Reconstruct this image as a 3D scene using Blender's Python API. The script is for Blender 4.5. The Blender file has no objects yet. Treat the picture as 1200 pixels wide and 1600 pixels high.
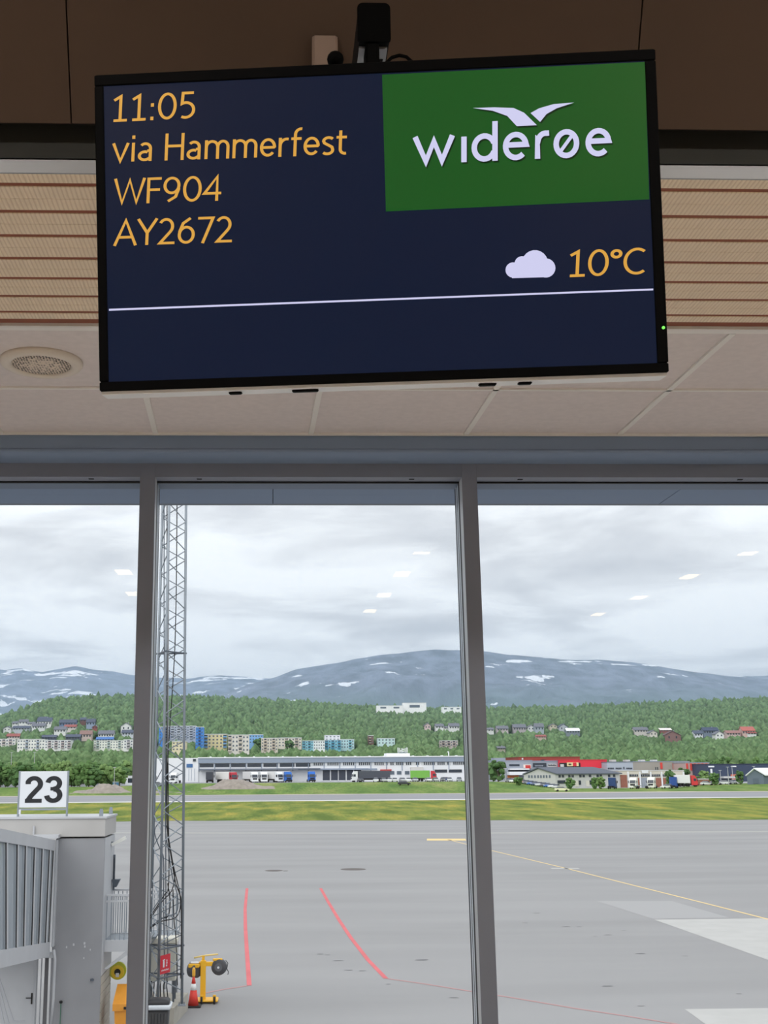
import bpy, math, random
import numpy as np
from mathutils import Vector, Matrix

# ------------------------------------------------------------------ camera, sky, sun, exposure
SC = bpy.context.scene
COL = SC.collection
F, PX, PY = 1800.0, 478.0, 800.0
ROLL, PITCH, YAW = math.radians(.35), math.atan(402.7/1800), math.radians(1.68)
EYE = Vector((0, 0, 7.0))
fw = Vector((math.sin(YAW)*math.cos(PITCH), math.cos(YAW)*math.cos(PITCH), math.sin(PITCH)))
r0 = Vector((math.cos(YAW), -math.sin(YAW), 0)); u0 = r0.cross(fw)
rt = r0*math.cos(ROLL)-u0*math.sin(ROLL); up = u0*math.cos(ROLL)+r0*math.sin(ROLL)
cam_data = bpy.data.cameras.new('camera'); cam = bpy.data.objects.new('camera', cam_data); COL.objects.link(cam)
cam.matrix_world = Matrix(((rt.x, up.x, -fw.x, EYE.x), (rt.y, up.y, -fw.y, EYE.y), (rt.z, up.z, -fw.z, EYE.z), (0, 0, 0, 1)))
cam_data.sensor_fit = 'VERTICAL'; cam_data.sensor_height = 36.0; cam_data.lens = F/1600*36
cam_data.shift_x = (600-PX)/1600; cam_data.clip_start = .05; cam_data.clip_end = 30000
SC.camera = cam
SC.view_settings.view_transform = 'Standard'; SC.view_settings.look = 'None'
SC.view_settings.gamma = 1; SC.view_settings.use_curve_mapping = False
SC.view_settings.exposure = 0.0
SC.cycles.use_denoising = True
SC.cycles.max_bounces = 10; SC.cycles.transparent_max_bounces = 24; SC.cycles.volume_bounces = 0
SC.cycles.volume_step_rate = 4.0
SC.cycles.sample_clamp_indirect = 6.0

SKY_LEVEL = 0.74
def build_world():
    w = bpy.data.worlds.new('overcast_sky'); SC.world = w; w.use_nodes = True
    nt = w.node_tree; nt.nodes.clear(); N = nt.nodes.new; L = nt.links.new
    out = N('ShaderNodeOutputWorld'); bg = N('ShaderNodeBackground'); L(bg.outputs[0], out.inputs[0])
    tc = N('ShaderNodeTexCoord'); sep = N('ShaderNodeSeparateXYZ'); L(tc.outputs['Generated'], sep.inputs[0])
    def m(op, a, b=None, clamp=False):
        n = N('ShaderNodeMath'); n.operation = op; n.use_clamp = clamp
        for i, v in enumerate((a, b)):
            if v is None: continue
            if isinstance(v, (int, float)): n.inputs[i].default_value = v
            else: L(v, n.inputs[i])
        return n.outputs[0]
    z = m('MAXIMUM', sep.outputs[2], 0.0)
    den = m('ADD', z, .10)
    cb = N('ShaderNodeCombineXYZ'); L(m('DIVIDE', sep.outputs[0], den), cb.inputs[0]); L(m('DIVIDE', sep.outputs[1], den), cb.inputs[1])
    cb.inputs[2].default_value = 3.7
    n1 = N('ShaderNodeTexNoise'); n1.inputs['Scale'].default_value = 1.25; n1.inputs['Detail'].default_value = 7; n1.inputs['Roughness'].default_value = .56; n1.inputs['Distortion'].default_value = .35
    L(cb.outputs[0], n1.inputs['Vector'])
    n2 = N('ShaderNodeTexNoise'); n2.inputs['Scale'].default_value = .34; n2.inputs['Detail'].default_value = 3
    L(cb.outputs[0], n2.inputs['Vector'])
    s = m('ADD', m('MULTIPLY', n1.outputs[0], .72), m('MULTIPLY', n2.outputs[0], .28))
    cr = N('ShaderNodeValToRGB'); L(s, cr.inputs[0])
    e = cr.color_ramp.elements
    e[0].position = .40; e[0].color = (.82, .83, .865, 1)
    e[1].position = .585; e[1].color = (1.36, 1.37, 1.38, 1)
    k = e.new(.475); k.color = (1.0, 1.005, 1.03, 1)
    gr = m('MULTIPLY', m('ADD', m('MULTIPLY', z, 1.0), 1.0), SKY_LEVEL)
    L(cr.outputs[0], bg.inputs[0]); L(gr, bg.inputs[1])
build_world()
sun_d = bpy.data.lights.new('veiled_sun', 'SUN'); sun_d.energy = 1.5; sun_d.angle = math.radians(60); sun_d.color = (1, .97, .92)
sun = bpy.data.objects.new('veiled_sun', sun_d); COL.objects.link(sun)
sun.rotation_euler = Vector((.40, .85, -.70)).to_track_quat('-Z', 'Y').to_euler()

# ------------------------------------------------------------------ helpers
rnd = random.Random(7)
def ray(x, y): return fw + rt*((x-PX)/F) - up*((y-PY)/F)
def atd(x, y, d):
    q = ray(x, y); return EYE + q*(d/q.y)
def atz(x, y, z=0.0):
    q = ray(x, y); return EYE + q*((z-7.0)/q.z)
def proj(P):
    v = Vector(P)-EYE; k = v.dot(fw); return PX+F*v.dot(rt)/k, PY-F*v.dot(up)/k
def lin(c):
    c = c/255.0; return c/12.92 if c <= .04045 else ((c+.055)/1.055)**2.4
def rgb(t): return (lin(t[0]), lin(t[1]), lin(t[2]), 1)

MATS = {}
def mat(name, col, rough=.6, metal=0.0, var=0.0, scale=3.0, bump=0.0, bscale=40.0, spec=.4, emit=None, estr=1.0, col2=None, island=0.0, stretch=None, detail=4):
    if name in MATS: return MATS[name]
    m = bpy.data.materials.new(name); m.use_nodes = True; MATS[name] = m
    nt = m.node_tree; N = nt.nodes.new; L = nt.links.new; b = nt.nodes['Principled BSDF']
    b.inputs['Base Color'].default_value = rgb(col); b.inputs['Roughness'].default_value = rough
    b.inputs['Metallic'].default_value = metal; b.inputs['Specular IOR Level'].default_value = spec
    tc = N('ShaderNodeTexCoord'); vec = tc.outputs['Object']
    if stretch:
        mp = N('ShaderNodeMapping'); mp.inputs['Scale'].default_value = stretch; L(vec, mp.inputs[0]); vec = mp.outputs[0]
    if var or col2:
        n = N('ShaderNodeTexNoise'); n.inputs['Scale'].default_value = scale; n.inputs['Detail'].default_value = detail; L(vec, n.inputs['Vector'])
        cr = N('ShaderNodeValToRGB'); L(n.outputs[0], cr.inputs[0])
        cr.color_ramp.elements[0].position = .35; cr.color_ramp.elements[1].position = .65
        if col2: a, c = rgb(col), rgb(col2)
        else:
            a = tuple(min(1, v*(1-var)) for v in rgb(col)[:3])+(1,); c = tuple(min(1, v*(1+var)) for v in rgb(col)[:3])+(1,)
        cr.color_ramp.elements[0].color = a; cr.color_ramp.elements[1].color = c
        colout = cr.outputs[0]
        if island:
            g = N('ShaderNodeNewGeometry'); h = N('ShaderNodeHueSaturation')
            mr = N('ShaderNodeMapRange'); mr.inputs['To Min'].default_value = 1-island; mr.inputs['To Max'].default_value = 1+island
            L(g.outputs['Random Per Island'], mr.inputs[0]); L(mr.outputs[0], h.inputs['Value']); L(colout, h.inputs['Color']); colout = h.outputs[0]
        L(colout, b.inputs['Base Color'])
    if bump:
        n = N('ShaderNodeTexNoise'); n.inputs['Scale'].default_value = bscale; n.inputs['Detail'].default_value = 3; L(vec, n.inputs['Vector'])
        bp = N('ShaderNodeBump'); bp.inputs['Strength'].default_value = bump; bp.inputs['Distance'].default_value = .02
        L(n.outputs[0], bp.inputs['Height']); L(bp.outputs[0], b.inputs['Normal'])
    if emit:
        b.inputs['Emission Color'].default_value = rgb(emit); b.inputs['Emission Strength'].default_value = estr
    return m

class MB:
    def __init__(s): s.v = []; s.f = []
    def quad(s, *p):
        i = len(s.v); s.v += [tuple(q) for q in p]; s.f.append(tuple(range(i, i+len(p)))); return s
    def hexa(s, p):
        i = len(s.v); s.v += [tuple(q) for q in p]
        for f in ((0, 3, 2, 1), (4, 5, 6, 7), (0, 1, 5, 4), (1, 2, 6, 5), (2, 3, 7, 6), (3, 0, 4, 7)): s.f.append(tuple(i+k for k in f))
        return s
    def box(s, x0, x1, y0, y1, z0, z1):
        return s.hexa(((x0, y0, z0), (x1, y0, z0), (x1, y1, z0), (x0, y1, z0), (x0, y0, z1), (x1, y0, z1), (x1, y1, z1), (x0, y1, z1)))
    def cbox(s, x0, x1, y0, y1, z0, z1, c=.01):
        # box with chamfered upright edges and top/bottom inset
        base = len(s.v)
        for z, k in ((z0, c), (z0+c, 0), (z1-c, 0), (z1, c)):
            a0, a1, b0, b1 = x0+k, x1-k, y0+k, y1-k
            s.v += [(a0+c, b0, z), (a1-c, b0, z), (a1, b0+c, z), (a1, b1-c, z), (a1-c, b1, z), (a0+c, b1, z), (a0, b1-c, z), (a0, b0+c, z)]
        for r in range(3):
            for k in range(8):
                s.f.append((base+r*8+k, base+r*8+(k+1) % 8, base+(r+1)*8+(k+1) % 8, base+(r+1)*8+k))
        s.f.append(tuple(base+k for k in range(7, -1, -1))); s.f.append(tuple(base+24+k for k in range(8)))
        return s
    def prism(s, poly, a, b, axis='x'):
        n = len(poly); i = len(s.v)
        for t in (a, b):
            for (p, q) in poly:
                s.v.append((t, p, q) if axis == 'x' else ((p, t, q) if axis == 'y' else (p, q, t)))
        for k in range(n): s.f.append((i+k, i+(k+1) % n, i+n+(k+1) % n, i+n+k))
        s.f.append(tuple(range(i+n-1, i-1, -1))); s.f.append(tuple(range(i+n, i+2*n))); return s
    def tube(s, path, r, n=8, caps=True):
        pts = [Vector(p) for p in path]; i = len(s.v); m = len(pts)
        for k, p in enumerate(pts):
            t = (pts[min(k+1, m-1)]-pts[max(k-1, 0)]).normalized()
            a = Vector((0, 0, 1)) if abs(t.z) < .9 else Vector((1, 0, 0))
            u = t.cross(a).normalized(); w = t.cross(u); rr = r[k] if isinstance(r, (list, tuple)) else r
            for j in range(n):
                q = 2*math.pi*j/n; s.v.append(tuple(p+u*(rr*math.cos(q))+w*(rr*math.sin(q))))
        for k in range(m-1):
            for j in range(n): s.f.append((i+k*n+j, i+k*n+(j+1) % n, i+(k+1)*n+(j+1) % n, i+(k+1)*n+j))
        if caps: s.f.append(tuple(range(i+n-1, i-1, -1))); s.f.append(tuple(range(i+(m-1)*n, i+m*n)))
        return s
    def lathe(s, prof, c=(0, 0, 0), n=20):
        i = len(s.v); m = len(prof)
        for (r, z) in prof:
            for j in range(n):
                q = 2*math.pi*j/n; s.v.append((c[0]+r*math.cos(q), c[1]+r*math.sin(q), c[2]+z))
        for k in range(m-1):
            for j in range(n): s.f.append((i+k*n+j, i+k*n+(j+1) % n, i+(k+1)*n+(j+1) % n, i+(k+1)*n+j))
        s.f.append(tuple(range(i+n-1, i-1, -1))); s.f.append(tuple(range(i+(m-1)*n, i+m*n))); return s
    def build(s, name, material, parent=None, smooth=False, loc=None, rz=None):
        me = bpy.data.meshes.new(name); me.from_pydata(s.v, [], s.f); me.update()
        if isinstance(material, (list, tuple)):
            for q in material: me.materials.append(q)
        else: me.materials.append(material)
        if smooth:
            me.polygons.foreach_set('use_smooth', [True]*len(me.polygons))
        o = bpy.data.objects.new(name, me); COL.objects.link(o)
        if loc is not None: o.location = loc
        if rz is not None: o.rotation_euler.z = rz
        if parent is not None: o.parent = parent
        return o

def tag(o, label, cat, group=None, kind=None):
    o['label'] = label
    if cat: o['category'] = cat
    if group: o['group'] = group
    if kind: o['kind'] = kind
    return o
def empty(name, loc=(0, 0, 0), rz=0.0):
    o = bpy.data.objects.new(name, None); COL.objects.link(o); o.location = loc; o.rotation_euler.z = rz; o.empty_display_size = .2; return o
def thing(name, label, cat, loc=(0, 0, 0), rz=0.0, group=None): return tag(empty(name, loc, rz), label, cat, group)
def struct(o, label=None):
    o['kind'] = 'structure'
    if label: o['label'] = label
    return o
def shared(o, name, parent, loc, rz=0.0, scale=None):
    c = bpy.data.objects.new(name, o.data); COL.objects.link(c); c.parent = parent; c.location = loc; c.rotation_euler.z = rz
    if scale: c.scale = scale
    return c
def copy_tree(o, parent=None):
    c = o.copy(); COL.objects.link(c); c.parent = parent
    for ch in list(o.children): copy_tree(ch, c)
    return c
def lerp(a, b, t): return a+(b-a)*t
def interp(x, pts):
    if x <= pts[0][0]: return pts[0][1]
    for (a, p), (b, q) in zip(pts, pts[1:]):
        if x <= b: return p+(q-p)*(x-a)/(b-a)
    return pts[-1][1]

# ------------------------------------------------------------------ the waiting hall (structure)
M_tile = mat('ceiling_tile', (224, 214, 211), .9, var=.03, scale=30, bump=.05, bscale=300)
M_tee = mat('ceiling_tee', (236, 232, 226), .5)
M_dark = mat('shadow_gap', (30, 28, 26), .9)
M_slat = mat('beige_slat', (222, 202, 172), .6)
M_slatgap = mat('brown_batten', (140, 80, 56), .7)
M_alu = mat('brushed_aluminium', (150, 152, 156), .45, .3)
M_frame = mat('window_frame_grey', (132, 138, 153), .5, .1)
M_frame_l = mat('window_frame_light', (205, 208, 212), .4, .1)
M_gask = mat('rubber_gasket', (14, 15, 20), .6)
M_bead = mat('glazing_bead_pale', (226, 230, 236), .35)
M_blind = mat('blind_cassette_blue_grey', (130, 148, 174), .55)
M_brown = mat('brown_bulkhead', (76, 59, 47), .85, var=.05, scale=2)
M_wall = mat('interior_wall', (230, 224, 216), .85, var=.02)
M_floor = mat('hall_floor', (212, 206, 198), .35, var=.06, scale=6)
def rib_slat():
    m = M_slat; nt = m.node_tree; N = nt.nodes.new; L = nt.links.new; b = nt.nodes['Principled BSDF']
    tc = N('ShaderNodeTexCoord'); wv = N('ShaderNodeTexWave'); wv.bands_direction = 'X'; wv.inputs['Scale'].default_value = 26; wv.inputs['Distortion'].default_value = 0
    L(tc.outputs['Object'], wv.inputs[0]); bp = N('ShaderNodeBump'); bp.inputs['Strength'].default_value = .35; bp.inputs['Distance'].default_value = .003
    L(wv.outputs[1], bp.inputs['Height']); L(bp.outputs[0], b.inputs['Normal'])
    cr = N('ShaderNodeValToRGB'); L(wv.outputs[1], cr.inputs[0]); cr.color_ramp.elements[0].color = rgb((222, 200, 172)); cr.color_ramp.elements[1].color = rgb((238, 219, 192))
    cr.color_ramp.elements[0].position = .05; cr.color_ramp.elements[1].position = .5
    L(cr.outputs[0], b.inputs['Base Color'])
rib_slat()

XL, XR = -8.2, 8.2
YF = 5.20                       # inner face of the mullions
YG = 5.315                      # glass
ZF = 5.40                       # hall floor
ZC = atd(478, 678.5, 5.04).z    # low ceiling beside the window
ZH = 9.6                        # high ceiling behind
fl = MB(); fl.box(XL, XR, -13, 5.45, ZF-.25, ZF); struct(fl.build('floor', M_floor))
for nm, bx in (('wall_back', (XL, XR, -13.2, -13, ZF, ZH+.3)), ('wall_left', (XL-.2, XL, -13.2, 5.45, ZF-.25, ZH+.3)), ('wall_right', (XR, XR+.2, -13.2, 5.45, ZF-.25, ZH+.3))):
    struct(MB().box(*bx).build(nm, M_wall))
# roof slab over the low front zone and high ceiling
Y_EDGE = 2.93                   # where the slatted ceiling starts
cl = struct(MB().box(XL, XR, -13, 2.50, ZH, ZH+.2).build('ceiling', M_wall))
front = struct(empty('ceiling_low', (0, 0, 0))); front.name = 'ceiling'
MB().box(XL, XR, Y_EDGE, 5.45, ZC+.09, ZC+.25).build('ceiling_deck', M_dark, front)
MB().box(XL, XR, 3.06, 5.60, ZC+.30, ZH+.3).build('roof_slab', M_wall, front)

# tile rows: lines of the grid found where their edges meet the ceiling plane
yA = atz(600, 518, ZC).y; yB = atz(600, 608, ZC).y; yC = 5.04
top677 = [1.2-242.2*k for k in (3, 2, 1, 0)] + [243, 486.1, 729, 969.5, 1211.5, 1453, 1695, 1937]
lines = []
VPx, VPy = 380, 1203.3
for x in top677:
    p = atz(x, 677, ZC); t = (VPx-x)/(VPy-677); q = atz(x+t*(540-677), 540, ZC)
    k = (q.x-p.x)/(q.y-p.y); lines.append((p, k))
def lx(i, y): p, k = lines[i]; return p.x+k*(y-p.y)
for i in range(len(lines)-1):
    for (y0, y1) in ((yA, yB), (yB, yC)):
        g = .006
        b = MB(); z = ZC+.004
        b.hexa(((lx(i, y0)+g, y0+g, z), (lx(i+1, y0)-g, y0+g, z), (lx(i+1, y1)-g, y1-g, z), (lx(i, y1)+g, y1-g, z),
                (lx(i, y0)+g, y0+g, z+.02), (lx(i+1, y0)-g, y0+g, z+.02), (lx(i+1, y1)-g, y1-g, z+.02), (lx(i, y1)+g, y1-g, z+.02)))
        b.build('ceiling_tile', M_tile, front)
for i in range(len(lines)):
    w = .0115
    b = MB(); b.hexa(((lx(i, yA)-w, yA, ZC-.004), (lx(i, yA)+w, yA, ZC-.004), (lx(i, yC)+w, yC, ZC-.004), (lx(i, yC)-w, yC, ZC-.004),
                      (lx(i, yA)-w, yA, ZC+.01), (lx(i, yA)+w, yA, ZC+.01), (lx(i, yC)+w, yC, ZC+.01), (lx(i, yC)-w, yC, ZC+.01)))
    b.build('cross_tee', M_tee, front)
MB().box(XL, XR, yB-.008, yB+.008, ZC-.004, ZC+.01).build('main_tee', M_tee, front)
MB().box(XL, XR, yC-.012, yC+.004, ZC-.006, ZC+.02).build('edge_angle', M_tee, front)
# trim between tiles and slats
y517 = yA
MB().box(XL, XR, yA-.035, yA-.004, ZC-.004, ZC+.02).build('trim_strip', M_tee, front)
MB().box(XL, XR, yA-.05, yA-.042, ZC-.006, ZC+.02).build('trim_strip', M_tee, front)
# ribbed slats
br = [290, 332, 369.7, 404.8, 435.9, 463.8, 488.4, 501]; mid = [311.6, 351, 387.5, 421, 449.4, 476.6]
yb = [atz(147, y, ZC).y for y in br]; ym = [atz(147, y, ZC).y for y in mid]
Y_EDGE = atz(147, 271.5, ZC).y
def slat(y0, y1): MB().cbox(XL, XR, y0, y1, ZC, ZC+.022, .0015).build('ceiling_slat', M_slat, front)
g1, g2 = .0098, .0008
slat(Y_EDGE+.002, yb[0]-g1)
for k in range(6):
    slat(yb[k]+g1, ym[k]-g2); slat(ym[k]+g2, yb[k+1]-g1)
slat(yb[6]+g1, yb[7]-.012)
for k, y in enumerate(yb):
    w = .014 if k < 7 else .03
    MB().box(XL, XR, y-w, y+w, ZC+.003, ZC+.05).build('batten', M_slatgap, front)
# metal edge, dark box for the shaded gap and sloping brown bulkhead
zE = atd(147, 250, Y_EDGE).z; zD = atd(147, 193, Y_EDGE-.03).z
MB().box(XL, XR, Y_EDGE-.006, Y_EDGE+.0, ZC-.002, zE).build('edge_profile', M_alu, front)
MB().box(XL, XR, Y_EDGE-.006, Y_EDGE+.05, zE-.004, zE+.0).build('edge_profile_lip', M_alu, front)
MB().box(XL, XR, Y_EDGE+.03, Y_EDGE+.2, zE-.01, zD+.12).build('shadow_gap_box', mat('shadow_gap_shade', (46, 46, 42), .7), front)  # dark box put where the open gap is only in shade
bulk = struct(empty('wall_bulkhead'))
kk = 1/math.tan(math.radians(62)); yb0 = Y_EDGE-.03
def bk(px, py):  # point on the sloping bulkhead plane under that pixel
    q = ray(px, py); # y = yb0 - kk*(z-zD)
    t = (yb0 - kk*(7-zD))/(q.y + kk*q.z); return EYE+q*t
ztop = ZH+.02
seams = [bk(107, 90).x, bk(1001, 40).x]; sw = seams[1]-seams[0]
xs = [XL+.01]+[seams[0]+sw*k for k in range(-2, 5) if XL < seams[0]+sw*k < XR]+[XR-.01]
for a, c in zip(xs, xs[1:]):
    p = [(a+.002, yb0, zD), (c-.002, yb0, zD), (c-.002, yb0+.02, zD+.01), (a+.002, yb0+.02, zD+.01)]
    dy = -kk*(ztop-zD)
    q = [(a+.002, yb0+dy, ztop), (c-.002, yb0+dy, ztop), (c-.002, yb0+.02+dy, ztop+.01), (a+.002, yb0+.02+dy, ztop+.01)]
    MB().hexa(p+q).build('bulkhead_panel', M_brown, bulk)
MB().hexa([(XL, yb0+.03, zD+.02), (XR, yb0+.03, zD+.02), (XR, yb0+.06, zD+.03), (XL, yb0+.06, zD+.03)]+[(XL, yb0+.03+dy, ztop), (XR, yb0+.03+dy, ztop), (XR, yb0+.06+dy, ztop), (XL, yb0+.06+dy, ztop)]).build('bulkhead_backing', M_dark, bulk)

# blind cassette above the windows
def zat(y, d): return atd(600, y, d).z
z703, z722 = zat(703, 5.05), zat(722, 5.17)
prof = [(5.05, ZC+.05), (5.05, z703+.006), (5.046, z703+.002), (5.044, z703-.004)]
for k in range(1, 7):
    a = k/6*math.pi/2; prof.append((5.044+.10*(1-math.cos(a)), z703-.006-(z703-.006-z722)*math.sin(a)))
prof += [(5.30, z722), (5.30, ZC+.05)]
cas = MB(); cas.prism(prof[::-1], XL, XR, 'x'); struct(cas.build('trim_1', M_blind), 'blue-grey blind cassette running above the windows')

# windows
m1 = atd(220.6, 1160, YF).x; m2 = atd(749.1, 1160, YF).x; sp = m2-m1
MX = [x for x in [m1+sp*k if k < 2 else m2+(k-1)*sp*1.05 for k in range(-5, 6)] if XL+.05 < x < XR-.05]
zHead = zat(745.5, YF); ZS = ZF+.02
HW = .0355
def glass_mat():
    m = bpy.data.materials.new('window_glass'); m.use_nodes = True; nt = m.node_tree; nt.nodes.clear(); N = nt.nodes.new; L = nt.links.new
    o = N('ShaderNodeOutputMaterial'); mx = N('ShaderNodeMixShader'); tr = N('ShaderNodeBsdfTransparent'); gl = N('ShaderNodeBsdfGlossy'); fr = N('ShaderNodeFresnel')
    fr.inputs[0].default_value = 1.5; tr.inputs[0].default_value = (.95, .975, .985, 1); gl.inputs['Roughness'].default_value = .0
    ml = N('ShaderNodeMath'); ml.operation = 'MULTIPLY'; ml.inputs[1].default_value = .75; ml.use_clamp = True
    L(fr.outputs[0], ml.inputs[0]); L(ml.outputs[0], mx.inputs[0]); L(tr.outputs[0], mx.inputs[1]); L(gl.outputs[0], mx.inputs[2]); L(mx.outputs[0], o.inputs[0])
    return m
M_glass = glass_mat()
M_slot = mat('drain_slot', (20, 20, 24), .8)
vis = [i for i in range(len(MX)-1)]
for n, i in enumerate(vis):
    w = struct(empty('window_%d' % (n+1)))
    a, c = MX[i]+HW, MX[i+1]-HW
    MB().box(a, c, YF, YG-.03, zHead, z722+.02).build('head_rail', M_frame, w)
    MB().box(a, c, YG-.028, YG-.012, zHead-.006, zHead+.03).build('gasket', M_gask, w)
    MB().box(a, c, YG-.01, YG+.1, zHead-.006, zHead+.06).build('outer_head_rail', mat('outer_frame_blue', (116, 130, 150), .5), w)
    MB().box(a, c, YF, YG+.08, ZS-.05, ZS+.05).build('sill_rail', M_frame, w)
    for s in (.13, .88):
        x = lerp(a, c, s*.93+.02); MB().box(x-.012, x+.012, YF+.03, YF+.045, zHead-.002, zHead+.004).build('drain_slot', M_slot, w)
    MB().quad((a-.01, YG, ZS), (c+.01, YG, ZS), (c+.01, YG, zHead+.02), (a-.01, YG, zHead+.02)).build('glass_pane', M_glass, w)
for n, x in enumerate(MX):
    t = struct(empty('trim_%d' % (n+2)))
    z0, z1 = ZS-.05, z722+.02
    MB().cbox(x-HW, x+HW, YF, YF+.004, z0, z1, .0015).build('mullion_face', M_frame, t)
    for nm, y0, y1, m_, h in (('mullion_side', YF+.004, YF+.080, M_frame_l, HW-.0005), ('gasket', YF+.080, YF+.122, M_gask, HW-.0008), ('glazing_bead', YF+.122, YF+.150, M_bead, HW-.0005),
                              ('gasket', YF+.150, YF+.168, M_gask, HW-.0008), ('pressure_plate', YF+.168, YF+.195, M_bead, HW-.0005), ('cover_cap', YF+.195, YF+.225, mat('dark_cover_cap', (40, 42, 52), .5), HW)):
        MB().box(x-h, x+h, y0, y1, z0, z1).build(nm, m_, t)
# soffit outside over the windows
zS = zHead+.035; yS = YG+.05
edge = atz(600, 787, zS).y
sof = struct(empty('ceiling_soffit'))
xs = [XL+2.05*k for k in range(9)]
for a, c in zip(xs, xs[1:]): MB().box(a+.002, c-.002, YF+.23, edge, zS, zS+.03).build('soffit_panel', mat('soffit_grey', (132, 150, 176), .6), sof)
MB().box(XL, XR, edge, edge+.04, zS, zS+.5).build('fascia', mat('fascia_grey', (120, 128, 138), .6), sof)

# ceiling lamps of the hall, seen mirrored in the glass
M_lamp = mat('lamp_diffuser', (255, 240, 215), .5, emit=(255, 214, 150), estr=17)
M_lampf = mat('lamp_trim', (235, 235, 232), .5)
HL = ZH-.02
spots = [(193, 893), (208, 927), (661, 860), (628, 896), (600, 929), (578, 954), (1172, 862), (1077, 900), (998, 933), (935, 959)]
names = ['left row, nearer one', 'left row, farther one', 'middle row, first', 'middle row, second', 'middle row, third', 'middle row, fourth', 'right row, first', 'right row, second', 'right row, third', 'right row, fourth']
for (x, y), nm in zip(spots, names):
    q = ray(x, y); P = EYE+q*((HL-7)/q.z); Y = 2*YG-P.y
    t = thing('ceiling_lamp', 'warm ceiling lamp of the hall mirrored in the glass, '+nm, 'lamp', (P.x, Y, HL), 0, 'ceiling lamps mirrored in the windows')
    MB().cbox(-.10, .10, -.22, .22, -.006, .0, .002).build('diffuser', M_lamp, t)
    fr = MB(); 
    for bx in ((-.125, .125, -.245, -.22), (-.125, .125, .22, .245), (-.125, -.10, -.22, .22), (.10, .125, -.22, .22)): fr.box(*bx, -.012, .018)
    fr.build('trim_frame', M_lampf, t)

for k in range(4):  # extra row added out of view to brighten the hall
    t = thing('ceiling_lamp', 'added unseen warm ceiling lamp in a far left row, '+('nearest', 'second', 'third', 'farthest')[k]+' from the windows', 'lamp', (-5.45, -3.4-1.8*k, HL), 0, 'added unseen lamps of the far left row')
    for src in [o for o in bpy.data.objects if o.parent and o.parent.name == 'ceiling_lamp']: shared(src, src.name.split('.')[0], t, (0, 0, 0))

M_fill = mat('fill_lamp_diffuser', (255, 245, 230), .5, emit=(255, 248, 240), estr=60)  # fill panels added where the glass cannot mirror them, to lift the interior light
for k, x in enumerate((-5.45, -1.65, 2.25, 6.15)):
    t = thing('added_fill_lamp', 'added unseen square fill lamp in the high ceiling, '+('first', 'second', 'third', 'fourth')[k]+' from the left', 'lamp', (x, -.1, HL), 0, 'added unseen fill lamps over the hall')
    MB().cbox(-.3, .3, -.3, .3, -.006, 0, .002).build('diffuser', M_fill, t)
    fr = MB()
    for bx in ((-.32, .32, -.32, -.3), (-.32, .32, .3, .32), (-.32, -.3, -.3, .3), (.3, .32, -.3, .3)): fr.box(*bx, -.012, .018)
    fr.build('trim_frame', M_lampf, t)

# loudspeaker in the low ceiling
c = atz(65, 566, ZC)
t = thing('ceiling_speaker', 'round white loudspeaker with perforated grille in the ceiling tile', 'speaker', (c.x, c.y, ZC-.002))
R = .152
MB().lathe([(R, .006), (R, -.004), (R-.006, -.012), (R*.78, -.016), (R*.72, -.010), (R*.72, .006)], n=40).build('rim', mat('speaker_rim', (225, 214, 200), .5), t, True)
g = MB(); g.lathe([(R*.72, -.008), (R*.4, -.012), (.004, -.013)], n=40)
def grille_mat():
    m = mat('speaker_grille', (215, 200, 182), .6); nt = m.node_tree; N = nt.nodes.new; L = nt.links.new
    tc = N('ShaderNodeTexCoord'); v = N('ShaderNodeTexVoronoi'); v.inputs['Scale'].default_value = 95; v.inputs['Randomness'].default_value = .35; L(tc.outputs['Object'], v.inputs['Vector'])
    cr = N('ShaderNodeValToRGB'); L(v.outputs['Distance'], cr.inputs[0]); cr.color_ramp.interpolation = 'LINEAR'
    cr.color_ramp.elements[0].position = .34; cr.color_ramp.elements[0].color = rgb((60, 50, 42)); cr.color_ramp.elements[1].position = .48; cr.color_ramp.elements[1].color = rgb((222, 206, 188))
    L(cr.outputs[0], nt.nodes['Principled BSDF'].inputs['Base Color']); return m
g.build('grille', grille_mat(), t)
# ------------------------------------------------------------------ the departure screen
TVW, TVH = 1.012, 1.012/1.74
TVC = EYE+(Vector((.2007, 2.0611, 8.043))-EYE)*.92; rv = Vector((.1697, -.0182, -.0804))
TVM = Matrix.Translation(TVC) @ Matrix.Rotation(rv.length, 4, rv.normalized())
TVI = TVM.inverted()
def tvp(px, py):
    o = TVI @ EYE; d = TVI.to_3x3() @ ray(px, py); t = -o.y/d.y; p = o+d*t; return p.x, p.z
tv = thing('departure_screen', 'large black flat screen showing departure times and a green airline logo', 'screen')
tv.matrix_world = TVM
M_bez = mat('black_bezel', (4, 4, 5), .6, spec=.06)
M_tvback = mat('silver_screen_underside', (228, 228, 230), .4, .2)
sc = [tvp(162, 133), tvp(1007, 95), tvp(1028, 566), tvp(169, 597)]
sx0 = (sc[0][0]+sc[3][0])/2; sx1 = (sc[1][0]+sc[2][0])/2; sz1 = (sc[0][1]+sc[1][1])/2; sz0 = (sc[2][1]+sc[3][1])/2
W2, H2 = TVW/2, TVH/2
for bx in ((-W2, W2, sz1, H2), (-W2, W2, -H2, sz0), (-W2, sx0, sz0, sz1), (sx1, W2, sz0, sz1)):
    MB().cbox(bx[0], bx[1], 0, .022, bx[2], bx[3], .002).build('bezel', M_bez, tv)
MB().box(-W2+.004, W2-.004, .022, .05, -H2+.002, H2-.004).build('back_shell', M_bez, tv)
under = MB().box(-W2+.003, W2-.003, .006, .056, -H2-.006, -H2+.001).build('bottom_edge', M_tvback, tv)
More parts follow.
